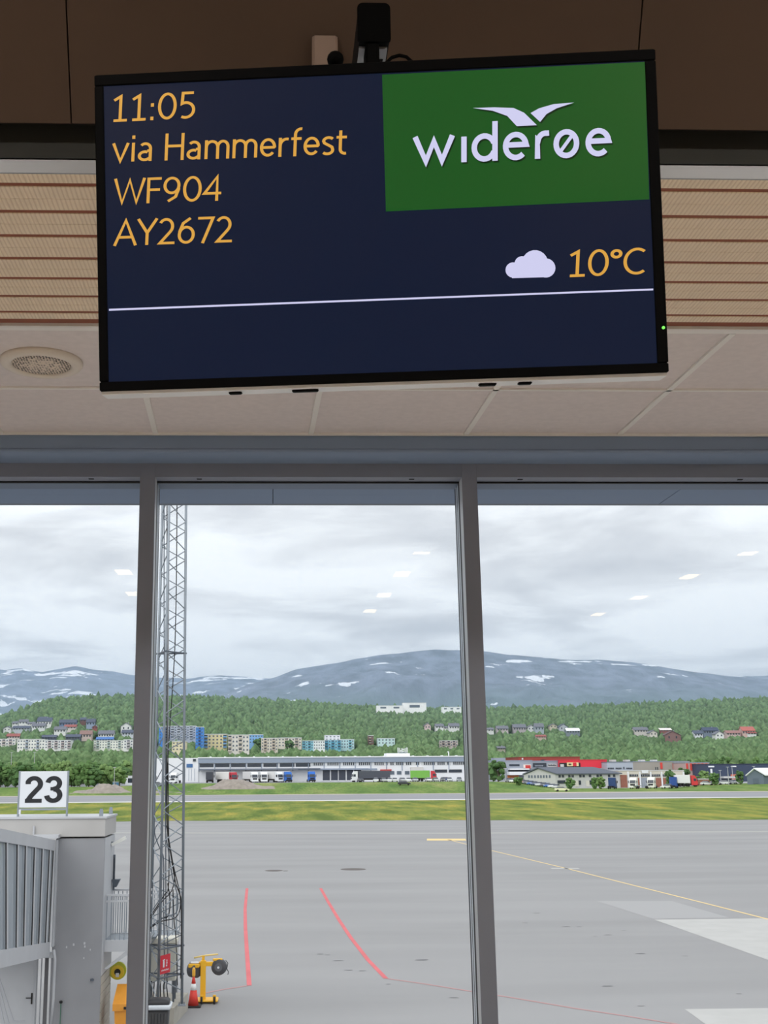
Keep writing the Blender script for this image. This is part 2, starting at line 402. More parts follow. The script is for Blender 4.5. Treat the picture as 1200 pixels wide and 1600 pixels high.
for x0, x1, y in ((355, 376, 611), (455, 497, 608), (750, 778, 597), (812, 834, 595)):
    a = tvp(x0, y)[0]; b = tvp(x1, y)[0]
    MB().cbox(a, b, .018, .034, -H2-.010, -H2-.005, .002).build('sensor_window', M_bez, under)
def screen_mat():
    m = mat('screen_navy', (2, 3, 6), .25, spec=.25, emit=(17, 26, 48), estr=1.0); return m
screen = MB().quad((sx0, .003, sz0), (sx1, .003, sz0), (sx1, .003, sz1), (sx0, .003, sz1)).build('display', screen_mat(), tv)
M_amber = mat('screen_amber', (20, 15, 6), .4, emit=(216, 160, 66), estr=1.0)
M_white = mat('screen_white', (20, 20, 24), .4, emit=(205, 205, 238), estr=1.0)
M_green = mat('screen_green', (6, 14, 6), .3, emit=(20, 80, 27), estr=1.0)
M_shade = mat('screen_logo_shadow', (3, 6, 3), .3, emit=(8, 34, 14), estr=1.0)
def flat(name, polys, m, y, parent=None):
    b = MB()
    for p in polys: b.quad(*[(q[0], y, q[1]) for q in p])
    return b.build(name, m, parent or screen)
def arc(cx, cy, rx, ry, a0, a1, n=14):
    return [(cx+rx*math.cos(math.radians(lerp(a0, a1, k/n))), cy+ry*math.sin(math.radians(lerp(a0, a1, k/n)))) for k in range(n+1)]
def ribbon(pts, w):
    P = [Vector(p) for p in pts]; n = len(P); closed = (P[0]-P[-1]).length < 1e-6
    if closed: P = P[:-1]; n -= 1
    Ls, Rs = [], []
    for k in range(n):
        if closed: a, b, c = P[k-1], P[k], P[(k+1) % n]
        else: a, b, c = P[max(k-1, 0)], P[k], P[min(k+1, n-1)]
        d1 = (b-a).normalized() if (b-a).length > 1e-9 else (c-b).normalized(); d2 = (c-b).normalized() if (c-b).length > 1e-9 else d1
        n1 = Vector((-d1.y, d1.x)); n2 = Vector((-d2.y, d2.x)); q = n1+n2
        q = q/max(q.length_squared, .35)*2*(w/2) if q.length > 1e-6 else n1*w/2
        if q.length > w*1.1: q = q.normalized()*w*1.1
        Ls.append(b+q); Rs.append(b-q)
    out = []
    for k in range(n if closed else n-1):
        j = (k+1) % n; out.append([tuple(Ls[k]), tuple(Ls[j]), tuple(Rs[j]), tuple(Rs[k])])
    return out
SW = .098
h = SW/2
X = .70  # x-height
GL = {
 '1': (.60, [[(.12, .80), (.33, .94), (.33, h)], [(.12, h), (.55, h)]]),
 '0': (.66, [arc(.33, .5, .25, .5-h, 0, 360, 28)]),
 '5': (.60, [[(.50, 1-h), (.16, 1-h), (.14, .56)] + arc(.26, .32, .255, .325-h, 105, -120, 16)]),
 ':': (.30, [[(.15, .0), (.15, .13)], [(.15, .50), (.15, .63)]]),
 'v': (.56, [[(.04, X), (.28, h*.6), (.52, X)]]),
 'i': (.26, [[(.13, 0), (.13, X)], [(.13, .84), (.13, .97)]]),
 'a': (.56, [[(.43, 0), (.43, .45)] + arc(.26, .47, .17, .23-h, 0, 140, 8), arc(.25, .20, .175, .20-h, 60, 360-60, 14) , [(.43, .40), (.33, .38)], [(.33, .06), (.43, .14)]]),
 'H': (.74, [[(.11, 0), (.11, 1)], [(.63, 0), (.63, 1)], [(.11, .53), (.63, .53)]]),
 'm': (.90, [[(.10, 0), (.10, X)], arc(.285, .44, .185, .26-h, 180, 0, 10) + [(.47, 0)], arc(.635, .44, .165, .26-h, 180, 0, 10) + [(.80, 0)]]),
 'e': (.58, [[(.08, .36), (.50, .36)] + arc(.29, .36, .21, .34-h, 0, 320, 22)]),
 'r': (.42, [[(.10, 0), (.10, X)], arc(.31, .40, .21, .30-h, 180, 75, 8)]),
 'f': (.40, [[(.16, 0), (.16, .78)] + arc(.34, .80, .18, .24-h*.6, 180, 80, 8), [(.03, X-h), (.36, X-h)]]),
 's': (.47, [arc(.25, .52, .16, .18-h, 35, 180, 8) + [(.12, .45), (.36, .30)] + arc(.22, .19, .17, .19-h, 20, -140, 9)]),
 't': (.40, [[(.16, .90), (.16, .22)] + arc(.31, .21, .15, .21-h, 180, 285, 7), [(.03, X-h), (.36, X-h)]]),
 'W': (1.0, [[(.03, 1), (.27, h), (.50, .93), (.73, h), (.97, 1)]]),
 'F': (.55, [[(.11, 0), (.11, 1-h), (.52, 1-h)], [(.11, .52), (.48, .52)]]),
 '9': (.64, [arc(.31, .66, .225, .34-h, -20, 340, 24) + [(.53, .52), (.44, .22), (.20, h)]]),
 '4': (.64, [[(.46, 0), (.46, .95), (.06, .30), (.60, .30)]]),
 'A': (.74, [[(.03, 0), (.37, .96), (.71, 0)], [(.15, .32), (.59, .32)]]),
 'Y': (.66, [[(.03, 1), (.33, .46), (.63, 1)], [(.33, .46), (.33, 0)]]),
 '2': (.60, [arc(.27, .68, .21, .32-h, 150, -30, 14) + [(.40, .46), (.09, h), (.56, h)]]),
 '6': (.64, [arc(.33, .34, .225, .34-h, 160, -200, 24) + [(.12, .48), (.22, .78), (.45, .97)]]),
 '7': (.60, [[(.05, 1-h), (.53, 1-h), (.22, 0)]]),
 '*': (.36, [arc(.18, .80, .125, .125, 0, 360, 18)]),
 'C': (.72, [arc(.42, .5, .34, .5-h, 52, 308, 24)]),
 ' ': (.28, []),
}
def text(name, s, p0, p1, topdy, m, sw=SW, y=.0015):
    """s written from pixel p0 to p1 along the base line, cap height topdy pixels"""
    wsum = sum(GL[c][0] for c in s); polys = []
    a = Vector(tvp(*p0)); b = Vector(tvp(*p1)); u = (b-a)/wsum
    t = Vector(tvp(p0[0]+topdy*.045, p0[1]-topdy))-a
    x = 0
    for ch in s:
        adv, st = GL[ch]
        for pl in st:
            for q in ribbon([(px*1.0, py) for px, py in pl], sw):
                polys.append([tuple(a+u*(x+k[0])+t*k[1]) for k in q])
        x += adv
    o = flat(name, polys, m, y); o['label'] = 'amber lettering'; return o
text('time_text', '11:05', (171, 190.5), (306, 184), 42, M_amber)
text('route_text', 'via Hammerfest', (174, 253), (543, 241), 42, M_amber)
text('flight_text', 'WF904', (177, 319), (347, 313), 40, M_amber)
text('codeshare_text', 'AY2672', (177, 384), (364, 378), 41, M_amber)
text('temperature_text', '10*C', (884, 433), (1011, 428), 42, M_amber)
ln = [tvp(170, 482.3), tvp(1021, 450.5), tvp(1021, 453.3), tvp(170, 485.3)]
flat('divider_line', [ln], M_white, .0015)
logo = flat('logo_field', [[tvp(597, 116), tvp(1008, 96), tvp(1015, 311), tvp(603, 330)]], M_green, .002)
# cloud symbol
cl = []
for (cx, cy, r) in ((802, 421.5, 12), (816, 412, 12), (836, 411, 20.5), (853, 418.5, 15)):
    cl.append([tvp(*q) for q in arc(cx, cy, r, r, 0, 360, 22)[:-1]])
cl.append([tvp(800, 434.5), tvp(856, 432.8), tvp(855, 415), tvp(800, 418)])
cb = MB()
for i, p in enumerate(cl): cb.quad(*[(q[0], .0015-.0002*i, q[1]) for q in p])
o = cb.build('cloud_symbol', M_white, screen); o['label'] = 'pale cloud weather symbol'
# airline lettering, in half pixels from the upper right crop
def lz(x, y): return tvp(600+x/2, y/2)
def bl(x): return 514-.0466*(x-90)
def letter(pts, dy=0): return [(x, bl(x)-v) for x, v in pts]
S = 17; XH = 88
ST = [
 ([(97, XH-2), (131, 8), (156, XH-18), (181, 8), (214, XH-2)], S),
 ([(250, 0), (250, XH-8)], S),
 ([(347, 0), (347, 124)], S), (arc(314, 43, 32, 36, 22, 338, 22), S),
 ([(385, 47), (444, 47)]+arc(412, 43, 32, 36, 8, 315, 22), S),
 ([(480, 0), (480, 58)]+arc(505, 52, 24, 27, 170, 80, 8)+[(516, 79)], S),
 (arc(570, 43, 32, 37, 0, 360, 28), S), ([(546, 12), (594, 76)], 11),
 ([(642, 47), (702, 47)]+arc(670, 43, 32, 36, 8, 315, 22), S),
]
wing1 = [(277, 337), (345, 335), (405, 337), (438, 352), (478, 391), (415, 394), (385, 362), (340, 346)]
wing2 = [(595, 320), (530, 325), (485, 338), (458, 353), (488, 381), (508, 356), (540, 338)]
for nm, m_, dx, dy, y in (('logo_shadow', M_shade, 4, 5, .0012), ('airline_logo', M_white, 0, 0, .0004)):
    polys = []
    for pts, w in ST:
        for q in ribbon(pts, w): polys.append([lz(px+dx, bl(px)-pv+dy) for px, pv in q])
    for wg in (wing1, wing2): polys.append([lz(px+dx, py+dy) for px, py in wg])
    o = flat(nm, polys, m_, y, logo)
led = tvp(1036.5, 512)
MB().lathe([(.0028, -.002), (.0028, .0), (.001, .001)], n=10).build('status_light', mat('green_led', (40, 120, 30), .4, emit=(120, 255, 90), estr=1.5), tv).matrix_local = Matrix.Translation((led[0], -.001, led[1])) @ Matrix.Rotation(math.pi/2, 4, 'X')

# the black arm the screen hangs from, running back to the bulkhead
dA = 2.10
a = atd(558, 4, dA); b = atd(611, 65, dA)
arm = thing('screen_arm', 'black rectangular ceiling arm carrying the departure screen', 'bracket', (a.x, dA, b.z))
w_, h_ = b.x-a.x, a.z-b.z
rr = .012
pr = []
for cx, cy, s0 in ((w_-rr, h_-rr, 0), (rr, h_-rr, 90), (rr, rr*.5, 180), (w_-rr, rr*.5, 270)):
    for k in range(5):
        q = math.radians(s0+22.5*k); kx = rr; ky = rr if s0 < 180 else rr*.5
        pr.append((cx+kx*math.cos(q), cy+ky*math.sin(q)))
MB().prism(pr[::-1], 0, .006, 'y').build('end_cap', mat('black_plastic', (3, 3, 3), .7, spec=.05), arm)
L_ = Y_EDGE+.034-dA
MB().box(.003, w_-.003, .006, L_, .002, h_-.003).build('beam', mat('black_steel', (12, 12, 13), .6, spec=.1), arm)
for x0, x1 in ((.004, .018), (w_-.026, w_-.006)): MB().box(x0, x1, .02, .30, -.004, .002).build('cover_strip', M_alu, arm)
MB().box(w_-.019, w_-.012, .055, .075, -.0055, -.003).build('slot', M_bez, arm)
MB().cbox(.016, w_-.024, .004, .055, -.44, .003, .004).build('drop_post', MATS['black_plastic'], arm)
MB().cbox(-.05, w_+.05, -.172, .006, -.44, -.36, .003).build('mounting_plate', MATS['black_steel'], arm)
# little black ball camera and cable loop above the screen
c = atd(524, 93, 1.90); r = .0155
cm = MB(); cm.lathe([(r*math.sin(math.pi*k/8)+.0002, -r*math.cos(math.pi*k/8)) for k in range(9)], n=18)
cm.tube([(0, 0, 0), (0, .02, -.03), (0, .05, -.06)], .006, 8)
tag(cm.build('ball_knob', MATS['black_plastic'], None, True, c), 'small black ball-shaped knob above the top edge of the screen', 'knob')
pts = [atd(x, y, 1.93) for x, y in ((598, 112), (604, 98), (612, 90), (624, 86.5), (635, 89), (643, 96), (648, 108))]
tag(MB().tube([p-pts[0] for p in pts], .0034, 8).build('cable_loop', MATS['black_plastic'], None, True, pts[0]), 'thin black cable looping over the top of the screen', 'cable')
# pale junction box on the bulkhead
p = bk(507, 92)
jb = thing('junction_box', 'small pale box fixed to the brown bulkhead beside the arm', 'box', p)
MB().cbox(-.032, .032, -.035, .02, -.05, .045, .004).build('housing', mat('pale_box', (140, 120, 108), .7), jb)
MB().cbox(-.028, .028, -.039, -.034, -.046, .041, .002).build('cover', mat('pale_box', (140, 120, 108), .7), jb)
# ------------------------------------------------------------------ the airfield and the land behind it
def tan_px(px): q = ray(px, 1203); return q.x/q.y
def X_at(px, d): return tan_px(px)*d
def hor(px): return 1203.0-.0061*(px-478)
def z_px(px, y, d): return atd(px, y, d).z
def y_px(px, z, d): return hor(px)-(z-7)*1844/d
RIDGE = [(-700, 1128), (0, 1119), (40, 1104), (75, 1094), (110, 1089), (200, 1087), (300, 1089), (400, 1092), (500, 1099), (600, 1105), (720, 1107), (800, 1105), (900, 1103), (1000, 1099), (1100, 1094), (1200, 1089), (1900, 1092)]
GD = [(560, 0), (700, .17), (900, .36), (1150, .58), (1400, .80), (1700, 1.0)]
BANK = [(-900, 1.2), (180, 1.6), (260, 2.5), (735, 2.6), (800, 2.3), (868, .3), (900, -.1), (1050, .0), (1110, 1.0), (1200, 1.6), (2200, 1.8)]
def ground(px, d):
    if d <= 345: return 0.0
    b = interp(px, BANK)
    if d <= 420:
        t = (d-345)/75; t = t*t*(3-2*t); return b*t
    if d <= 560: return b
    yr = interp(px, RIDGE)+10; y0 = y_px(px, b, 560)
    if d <= 1700:
        y = y0+(yr-y0)*interp(d, GD); return 7+(hor(px)-y)/1844*d
    zr = 7+(hor(px)-yr)/1844*1700
    return zr-(d-1700)*.12
def d_for(px, y):
    yr = interp(px, RIDGE)+10; y0 = y_px(px, interp(px, BANK), 560)
    g = max(0, min(1, (y-y0)/(yr-y0))); return interp(g, [(q, p) for p, q in GD])

M_asph = mat('apron_asphalt', (143, 143, 144), .85, var=.07, scale=.22, bump=.25, bscale=6, stretch=(.18, 1, 1), detail=8)
M_run = mat('runway_asphalt', (138, 139, 144), .85, var=.06, scale=.1, stretch=(.2, 1, 1))
def grass_mat(name, a, b, c, s):
    m = mat(name, a, .95, spec=.1); nt = m.node_tree; N = nt.nodes.new; L = nt.links.new
    tc = N('ShaderNodeTexCoord'); mp = N('ShaderNodeMapping'); mp.inputs['Scale'].default_value = (.6, .12, 1); L(tc.outputs['Object'], mp.inputs[0])
    n = N('ShaderNodeTexNoise'); n.inputs['Scale'].default_value = s; n.inputs['Detail'].default_value = 6; L(mp.outputs[0], n.inputs['Vector'])
    cr = N('ShaderNodeValToRGB'); L(n.outputs[0], cr.inputs[0]); e = cr.color_ramp.elements
    e[0].position = .36; e[0].color = rgb(a); e[1].position = .70; e[1].color = rgb(c); k = e.new(.5); k.color = rgb(b)
    n2 = N('ShaderNodeTexNoise'); n2.inputs['Scale'].default_value = s*12; n2.inputs['Detail'].default_value = 2; L(mp.outputs[0], n2.inputs['Vector'])
    mr = N('ShaderNodeMapRange'); mr.inputs['From Min'].default_value = .3; mr.inputs['From Max'].default_value = .7; mr.inputs['To Min'].default_value = .72; mr.inputs['To Max'].default_value = 1.25; L(n2.outputs[0], mr.inputs[0])
    h_ = N('ShaderNodeHueSaturation'); L(cr.outputs[0], h_.inputs['Color']); L(mr.outputs[0], h_.inputs['Value'])
    L(h_.outputs[0], nt.nodes['Principled BSDF'].inputs['Base Color']); return m
M_meadow = grass_mat('flowering_meadow', (88, 108, 48), (116, 128, 60), (160, 150, 70), .35)
M_bank = grass_mat('bank_grass', (84, 114, 58), (106, 130, 68), (134, 142, 88), .2)
M_hill = grass_mat('hill_floor', (60, 84, 50), (72, 94, 58), (84, 100, 66), .02)
M_grav = mat('gravel', (182, 172, 160), .95, var=.1, scale=.3)
M_yard = mat('yard_asphalt', (150, 152, 158), .9, var=.06, scale=.1)

apron = struct(MB().box(-160, 240, 5.7, 172, -.3, 0).build('floor_apron', M_asph), 'grey asphalt apron below the terminal windows')
def strip(name, y0, y1, m_, kind, label, z=0.0, ragged=0.0, X0=-260, X1=420, n=160, tilt0=0.0, tilt1=0.0):
    b = MB(); pts = []
    for k in range(n+1):
        x = lerp(X0, X1, k/n)
        ya = y0+tilt0*x+(rnd.uniform(-1, 1)*ragged)
        pts.append(((x, ya, z), (x, y1+tilt1*x, z)))
    for (a, c), (d, e) in zip(pts, pts[1:]): b.quad(a, d, e, c)
    o = b.build(name, m_); o['kind'] = kind; o['label'] = label; return o
base = MB(); cols = [(-900+25*k) for k in range(125)]
def terrain(name, ds, m_, label):
    me = MB(); rows = []
    for d in ds: rows.append([(X_at(p, d), d, ground(p, d)) for p in cols])
    nc = len(cols)
    for r in rows: me.v += r
    for i in range(len(ds)-1):
        for j in range(nc-1): me.f.append((i*nc+j, i*nc+j+1, (i+1)*nc+j+1, (i+1)*nc+j))
    return struct(me.build(name, m_, None, True), label)
struct(MB().box(-260, 420, 158, 275, -.5, -.02).build('floor_taxiway_ground', M_asph), 'asphalt and gravel ground under the grass strip')
gs = strip('grass_strip', 168, 270, M_meadow, 'stuff', 'flowering grass strip between apron and runway', .015, 1.6, tilt0=-.12, tilt1=.03); gs['category'] = 'grass'
runway = struct(MB().box(-260, 420, 270, 352, -.3, .01).build('floor_runway', M_run), 'grey runway beyond the grass strip')
MB().hexa(((-260, 264, .012), (420, 284, .012), (420, 290, .012), (-260, 270, .012), (-260, 264, .03), (420, 284, .03), (420, 290, .03), (-260, 270, .03))).build('runway_edge_line', mat('white_paint', (206, 206, 204), .8), runway)
terrain('floor_bank', [335, 345, 355, 365, 375, 385, 395, 405, 413, 420], M_bank, 'grass bank rising behind the runway')
terrain('floor_yard', [420, 440, 460, 500, 560], M_yard, 'yard with parking in front of the warehouses')
terrain('floor_hillside', [560, 600, 650, 700, 760, 830, 900, 1000, 1150, 1300, 1400, 1500, 1600, 1700, 1900, 2400], M_hill, 'hillside below the forest')
gv = strip('gravel_verge', 340, 352, M_grav, 'structure', 'pale gravel verge along the runway', .02, 1.0)

# painted markings on the apron
M_red = mat('red_paint', (200, 102, 107), .8, var=.08, scale=.7); M_redf = mat('faded_red_paint', (172, 134, 134), .85)
M_yel = mat('yellow_paint', (222, 196, 140), .8); M_wht = mat('worn_white_paint', (176, 176, 174), .85, var=.04, scale=1); M_pal = mat('pale_concrete', (156, 156, 157), .85)
M_iron = mat('drain_iron', (94, 88, 86), .8)
def mark(name, pix, w, m_, z=.006):
    P = [atz(x, y, 0) for x, y in pix]; b = MB()
    for q in ribbon([(p.x, p.y) for p in P], w): b.quad(*[(k[0], k[1], z) for k in q])
    return b.build(name, m_, apron)
mark('red_line', [(386, 1388), (383, 1420), (383.5, 1450), (386, 1490), (389.5, 1540)], .16, M_red)
mark('red_line', [(501, 1388), (512, 1408), (530, 1438), (548, 1465), (575, 1500), (603, 1529)], .17, M_red)
mark('faded_red_line', [(389, 1540), (350, 1546), (300, 1556)], .12, M_redf)
mark('faded_red_line', [(603, 1529), (660, 1537), (735, 1549), (800, 1559), (900, 1576), (980, 1588), (1080, 1604)], .12, M_redf)
mark('yellow_line', [(700, 1312), (768, 1329), (885, 1357), (1000, 1386), (1100, 1411), (1230, 1444)], .17, M_yel)
mark('yellow_bar', [(667, 1312), (728, 1312)], 3.2, M_yel)
mark('white_bar', [(861, 1357), (905, 1357)], .9, M_wht)
mark('pale_band', [(-60, 1301), (300, 1301.5), (700, 1302), (1260, 1299)], 2.4, mat('pale_band', (160, 160, 157), .9))
def patch(name, pix, m_, z=.004):
    MB().quad(*[(p.x, p.y, z) for p in [atz(x, y, 0) for x, y in pix]][::-1]).build(name, m_, apron)
patch('concrete_patch', [(1022, 1437), (1200, 1500), (1300, 1536), (1300, 1433), (1200, 1435)], M_wht)
patch('concrete_patch', [(932, 1408), (1020, 1436), (1140, 1434), (1050, 1408)], M_pal)
patch('concrete_patch', [(1070, 1577), (1110, 1606), (1300, 1606), (1300, 1574)], M_wht)
for x, y, hw in ((428, 1360.5, 14), (446, 1361, 4), (552, 1358.3, 20)):
    c = atz(x, y, 0); e_ = atz(x+hw, y, 0); r_ = e_.x-c.x
    MB().lathe([(r_, 0), (r_*.97, .012)], (c.x, c.y, .001), 24).build('drain_cover', M_iron, apron)
M_patch = mat('tar_patch', (102, 102, 105), .8)
for x, y, w in ((500, 1491, 8), (512, 1492, 6), (528, 1501, 12), (545, 1516, 9), (566, 1517, 8), (607, 1538, 6), (710, 1559, 10), (660, 1500, 14), (950, 1541, 12), (885, 1448, 9), (905, 1448, 6), (950, 1461, 8), (820, 1442, 7), (838, 1427, 8), (1070, 1494, 6), (1000, 1490, 12), (1155, 1553, 6), (1002, 1572, 7), (975, 1454, 5), (930, 1463, 5)):
    c = atz(x, y, 0); k = atz(x+w, y, 0).x-c.x; b = MB(); n = 9
    b.quad(*[(c.x+k*math.cos(2*math.pi*j/n)*rnd.uniform(.6, 1), c.y+k*.5*math.sin(2*math.pi*j/n)*rnd.uniform(.5, 1), .004) for j in range(n)]); b.build('tar_patch', M_patch, apron)

# mountains
def fbm(x, y, s):
    v = 0; a = 1; f = 1
    for k in range(5):
        v += a*math.sin(x*f*1.7+s*3.1+k*1.3+1.9*math.sin(y*f*1.3+k*2.1+s))*math.cos(y*f*1.9-s*1.7+k*.7+1.7*math.sin(x*f*.9+k)); a *= .5; f *= 2.03
    return v
def mountain_mat(name, rock, veg, snow_pos, sc_):
    m = mat(name, rock, .95, spec=.05); nt = m.node_tree; N = nt.nodes.new; L = nt.links.new; b = nt.nodes['Principled BSDF']
    g = N('ShaderNodeNewGeometry'); sp_ = N('ShaderNodeSeparateXYZ'); L(g.outputs['Position'], sp_.inputs[0])
    def noise(scale, det, st=(1, 1, 1)):
        mp = N('ShaderNodeMapping'); mp.inputs['Scale'].default_value = st; L(g.outputs['Position'], mp.inputs[0])
        n = N('ShaderNodeTexNoise'); n.inputs['Scale'].default_value = scale; n.inputs['Detail'].default_value = det; n.inputs['Roughness'].default_value = .6; L(mp.outputs[0], n.inputs['Vector']); return n.outputs[0]
    def mixc(f, a, c):
        x = N('ShaderNodeMix'); x.data_type = 'RGBA'; L(f, x.inputs[0])
        for i, v in ((6, a), (7, c)):
            if isinstance(v, tuple): x.inputs[i].default_value = v
            else: L(v, x.inputs[i])
        return x.outputs[2]
    def ramp(v, a, c):
        r = N('ShaderNodeMapRange'); r.inputs['From Min'].default_value = a; r.inputs['From Max'].default_value = c; r.clamp = True; L(v, r.inputs[0]); return r.outputs[0]
    def mth(op, a, c):
        n = N('ShaderNodeMath'); n.operation = op
        for i, v in ((0, a), (1, c)):
            if isinstance(v, (int, float)): n.inputs[i].default_value = v
            else: L(v, n.inputs[i])
        return n.outputs[0]
    r1 = mixc(ramp(noise(.012*sc_, 8), .35, .65), rgb(tuple(int(c*.66) for c in rock)), rgb(tuple(min(255, int(c*1.25)) for c in rock)))
    hv = mth('ADD', sp_.outputs[2], mth('MULTIPLY', noise(.004*sc_, 6), 260.0))
    veg_f = ramp(hv, 560.0, 330.0)
    c1 = mixc(veg_f, r1, rgb(veg))
    sn = mth('ADD', noise(.0085*sc_, 5, (.40, .8, 1.6)), mth('MULTIPLY', sp_.outputs[2], .00022))
    c2 = mixc(ramp(sn, snow_pos, snow_pos+.012), c1, rgb((246, 248, 252)))
    bp = N('ShaderNodeBump'); bp.inputs['Strength'].default_value = 1.0; bp.inputs['Distance'].default_value = 45.0
    L(noise(.009*sc_, 8, (1.6, 1, .7)), bp.inputs['Height']); L(bp.outputs[0], b.inputs['Normal'])
    L(c2, b.inputs['Base Color']); return m
def mountain(name, ridge, d0, d1, m_, label, seed, zb=20.0, amp=30.0):
    me = MB(); px = [ridge[0][0]+(ridge[-1][0]-ridge[0][0])*k/260 for k in range(261)]; R_ = 44
    for j in range(R_+1):
        t = j/R_
        for p in px:
            d = lerp(d0, d1, t); zr = 7+(hor(p)-interp(p, ridge))/1844*d1
            prof_ = t**1.15 if zr > zb else t
            z = zb+(zr-zb)*prof_
            x = X_at(p, d)
            env = math.sin(math.pi*min(1, t*1.0))
            k = abs(fbm(x*.0016, d*.0018, seed))*-1.0+fbm(x*.006, d*.003, seed+2)*.35
            z += k*amp*env*1.4+(fbm(x*.004, d*.002, seed+5)*amp*.10 if t > .9 else 0)
            me.v.append((x, d+fbm(x*.003, z*.01, seed)*60*env, z))
    n = 261
    for j in range(R_):
        for i in range(n-1): me.f.append((j*n+i, j*n+i+1, (j+1)*n+i+1, (j+1)*n+i))
    for i in range(n):        # back slope
        v = me.v[R_*n+i]; me.v.append((v[0], v[1]+1500, -50))
    for i in range(n-1): me.f.append((R_*n+i, R_*n+i+1, (R_+1)*n+i+1, (R_+1)*n+i))
    o = me.build(name, m_, None, True); tag(o, label, 'mountain'); return o
LEFT = [(-700, 1060), (-200, 1052), (-60, 1044), (0, 1049), (25, 1046), (60, 1052), (85, 1048), (110, 1043), (140, 1049), (170, 1051), (200, 1055), (240, 1060), (290, 1062), (310, 1058), (345, 1056), (380, 1059), (430, 1062), (480, 1072), (560, 1100), (700, 1150)]
RIGHT = [(240, 1150), (300, 1112), (345, 1086), (390, 1070), (430, 1060), (460, 1048), (490, 1042), (520, 1037), (560, 1029), (600, 1024), (640, 1020), (690, 1015), (720, 1015), (760, 1017), (800, 1023), (860, 1029), (905, 1031), (950, 1031), (1000, 1035), (1050, 1041), (1100, 1049), (1150, 1056), (1250, 1064), (1400, 1075), (1900, 1110)]
FAR = [(900, 1120), (1000, 1085), (1080, 1064), (1120, 1057), (1160, 1055), (1200, 1056), (1300, 1050), (1700, 1060)]
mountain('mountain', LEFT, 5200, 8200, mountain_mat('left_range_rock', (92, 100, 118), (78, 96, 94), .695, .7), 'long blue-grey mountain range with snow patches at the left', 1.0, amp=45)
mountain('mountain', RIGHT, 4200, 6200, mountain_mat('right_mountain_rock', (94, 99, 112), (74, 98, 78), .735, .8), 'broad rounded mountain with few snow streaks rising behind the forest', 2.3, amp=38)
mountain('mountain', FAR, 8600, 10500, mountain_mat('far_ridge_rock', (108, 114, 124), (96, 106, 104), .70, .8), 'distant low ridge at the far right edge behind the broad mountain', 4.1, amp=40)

# haze between the forest and the mountains
hz = bpy.data.materials.new('valley_haze'); hz.use_nodes = True; nt = hz.node_tree; nt.nodes.clear()
o_ = nt.nodes.new('ShaderNodeOutputMaterial'); vs = nt.nodes.new('ShaderNodeVolumeScatter'); vs.inputs['Color'].default_value = (.60, .79, 1, 1); vs.inputs['Density'].default_value = 1.35e-4; vs.inputs['Anisotropy'].default_value = .2
va = nt.nodes.new('ShaderNodeVolumeAbsorption'); va.inputs['Color'].default_value = vs.inputs['Color'].default_value; va.inputs['Density'].default_value = vs.inputs['Density'].default_value
ad = nt.nodes.new('ShaderNodeAddShader'); nt.links.new(vs.outputs[0], ad.inputs[0]); nt.links.new(va.outputs[0], ad.inputs[1])
nt.links.new(ad.outputs[0], o_.inputs['Volume'])
hb = MB().box(-6500, 9000, 640, 12500, -60, 560).build('valley_haze', hz); hb['kind'] = 'stuff'; hb['label'] = 'thin blue haze hanging before the mountains'; hb['category'] = 'haze'
# ------------------------------------------------------------------ near the window: stand 23, mast, equipment
M_steel = mat('weathered_steel_panel', (150, 151, 155), .45, .25, var=.05, scale=1.2, bump=.03, bscale=3)
M_conc = mat('concrete', (172, 168, 158), .9, var=.08, scale=2, bump=.1, bscale=20)
M_lgrey = mat('light_grey_paint', (182, 184, 188), .5, var=.03, scale=2)
M_galv = mat('galvanised_steel', (140, 148, 156), .45, .4, var=.06, scale=4)
M_galvd = mat('dark_galvanised_steel', (92, 100, 110), .5, .4)
M_pane = mat('walkway_glazing', (152, 162, 170), .12, .0, spec=.8, var=.06, scale=.8)
M_blk = mat('black_rubber', (22, 22, 24), .6)
DT = 31.0
def fbox(px0, px1, y0, y1, d, dep, px_ref=None):
    a = atd(px0, y1, d); b = atd(px1, y0, d); return (a.x, b.x, d, d+dep, a.z, b.z)
# tower
A = atd(88, 1310, DT); B = atd(164, 1310, DT)
tw = thing('bridge_tower', 'grey steel-clad tower under the stand number 23', 'building', (A.x, DT, 0))
def loc(p): return (p[0]-A.x, p[1]-DT, p[2])
wT = B.x-A.x; zP = A.z; DEP = 1.9
MB().box(.012, wT-.012, .02, DEP, .22, zP).build('core', M_steel, tw)
MB().cbox(0, wT, 0, .02, .22, zP-.01, .004).build('front_panel', M_steel, tw)
z_s = [1.95, .22]
MB().box(wT-.012, wT+.008, .03, DEP-.02, 1.95, zP-.01).build('side_panel', M_lgrey, tw)
for r_ in range(8):
    for c_ in range(5):
        y0 = .04+c_*(DEP-.08)/5; z0 = .24+r_*.212
        MB().cbox(wT-.012, wT+.012, y0+.012, y0+(DEP-.08)/5-.012, z0+.008, z0+.204, .006).build('block', M_conc, tw)
MB().box(-.1, wT+.1, -.08, DEP+.3, 0, .22).build('plinth', M_conc, tw)
cap = fbox(-60, 165, 1279, 1309, DT-.05, DEP+.2)
cb_ = MB().cbox(cap[0]-A.x, cap[1]-A.x, -.05, DEP+.15, cap[4], cap[5], .01).build('roof_slab', mat('roof_edge_grey', (176, 174, 172), .7, var=.04, scale=1.5), tw)
MB().box(cap[0]-A.x, cap[1]-A.x+.03, -.08, DEP+.18, cap[5], cap[5]+.05).build('roof_flashing', M_lgrey, tw)
for px, d in ((158, DT+.2), (173, DT+1.6)):
    p = atd(px, 1278, d); zt = cap[5]+.05
    MB().prism([(-.05, 0), (.05, 0), (.05, .13), (.03, .19), (-.03, .19), (-.05, .13)], -.012, .012, 'y').build('lifting_lug', M_galv, tw, loc=loc((p.x, d, zt)))
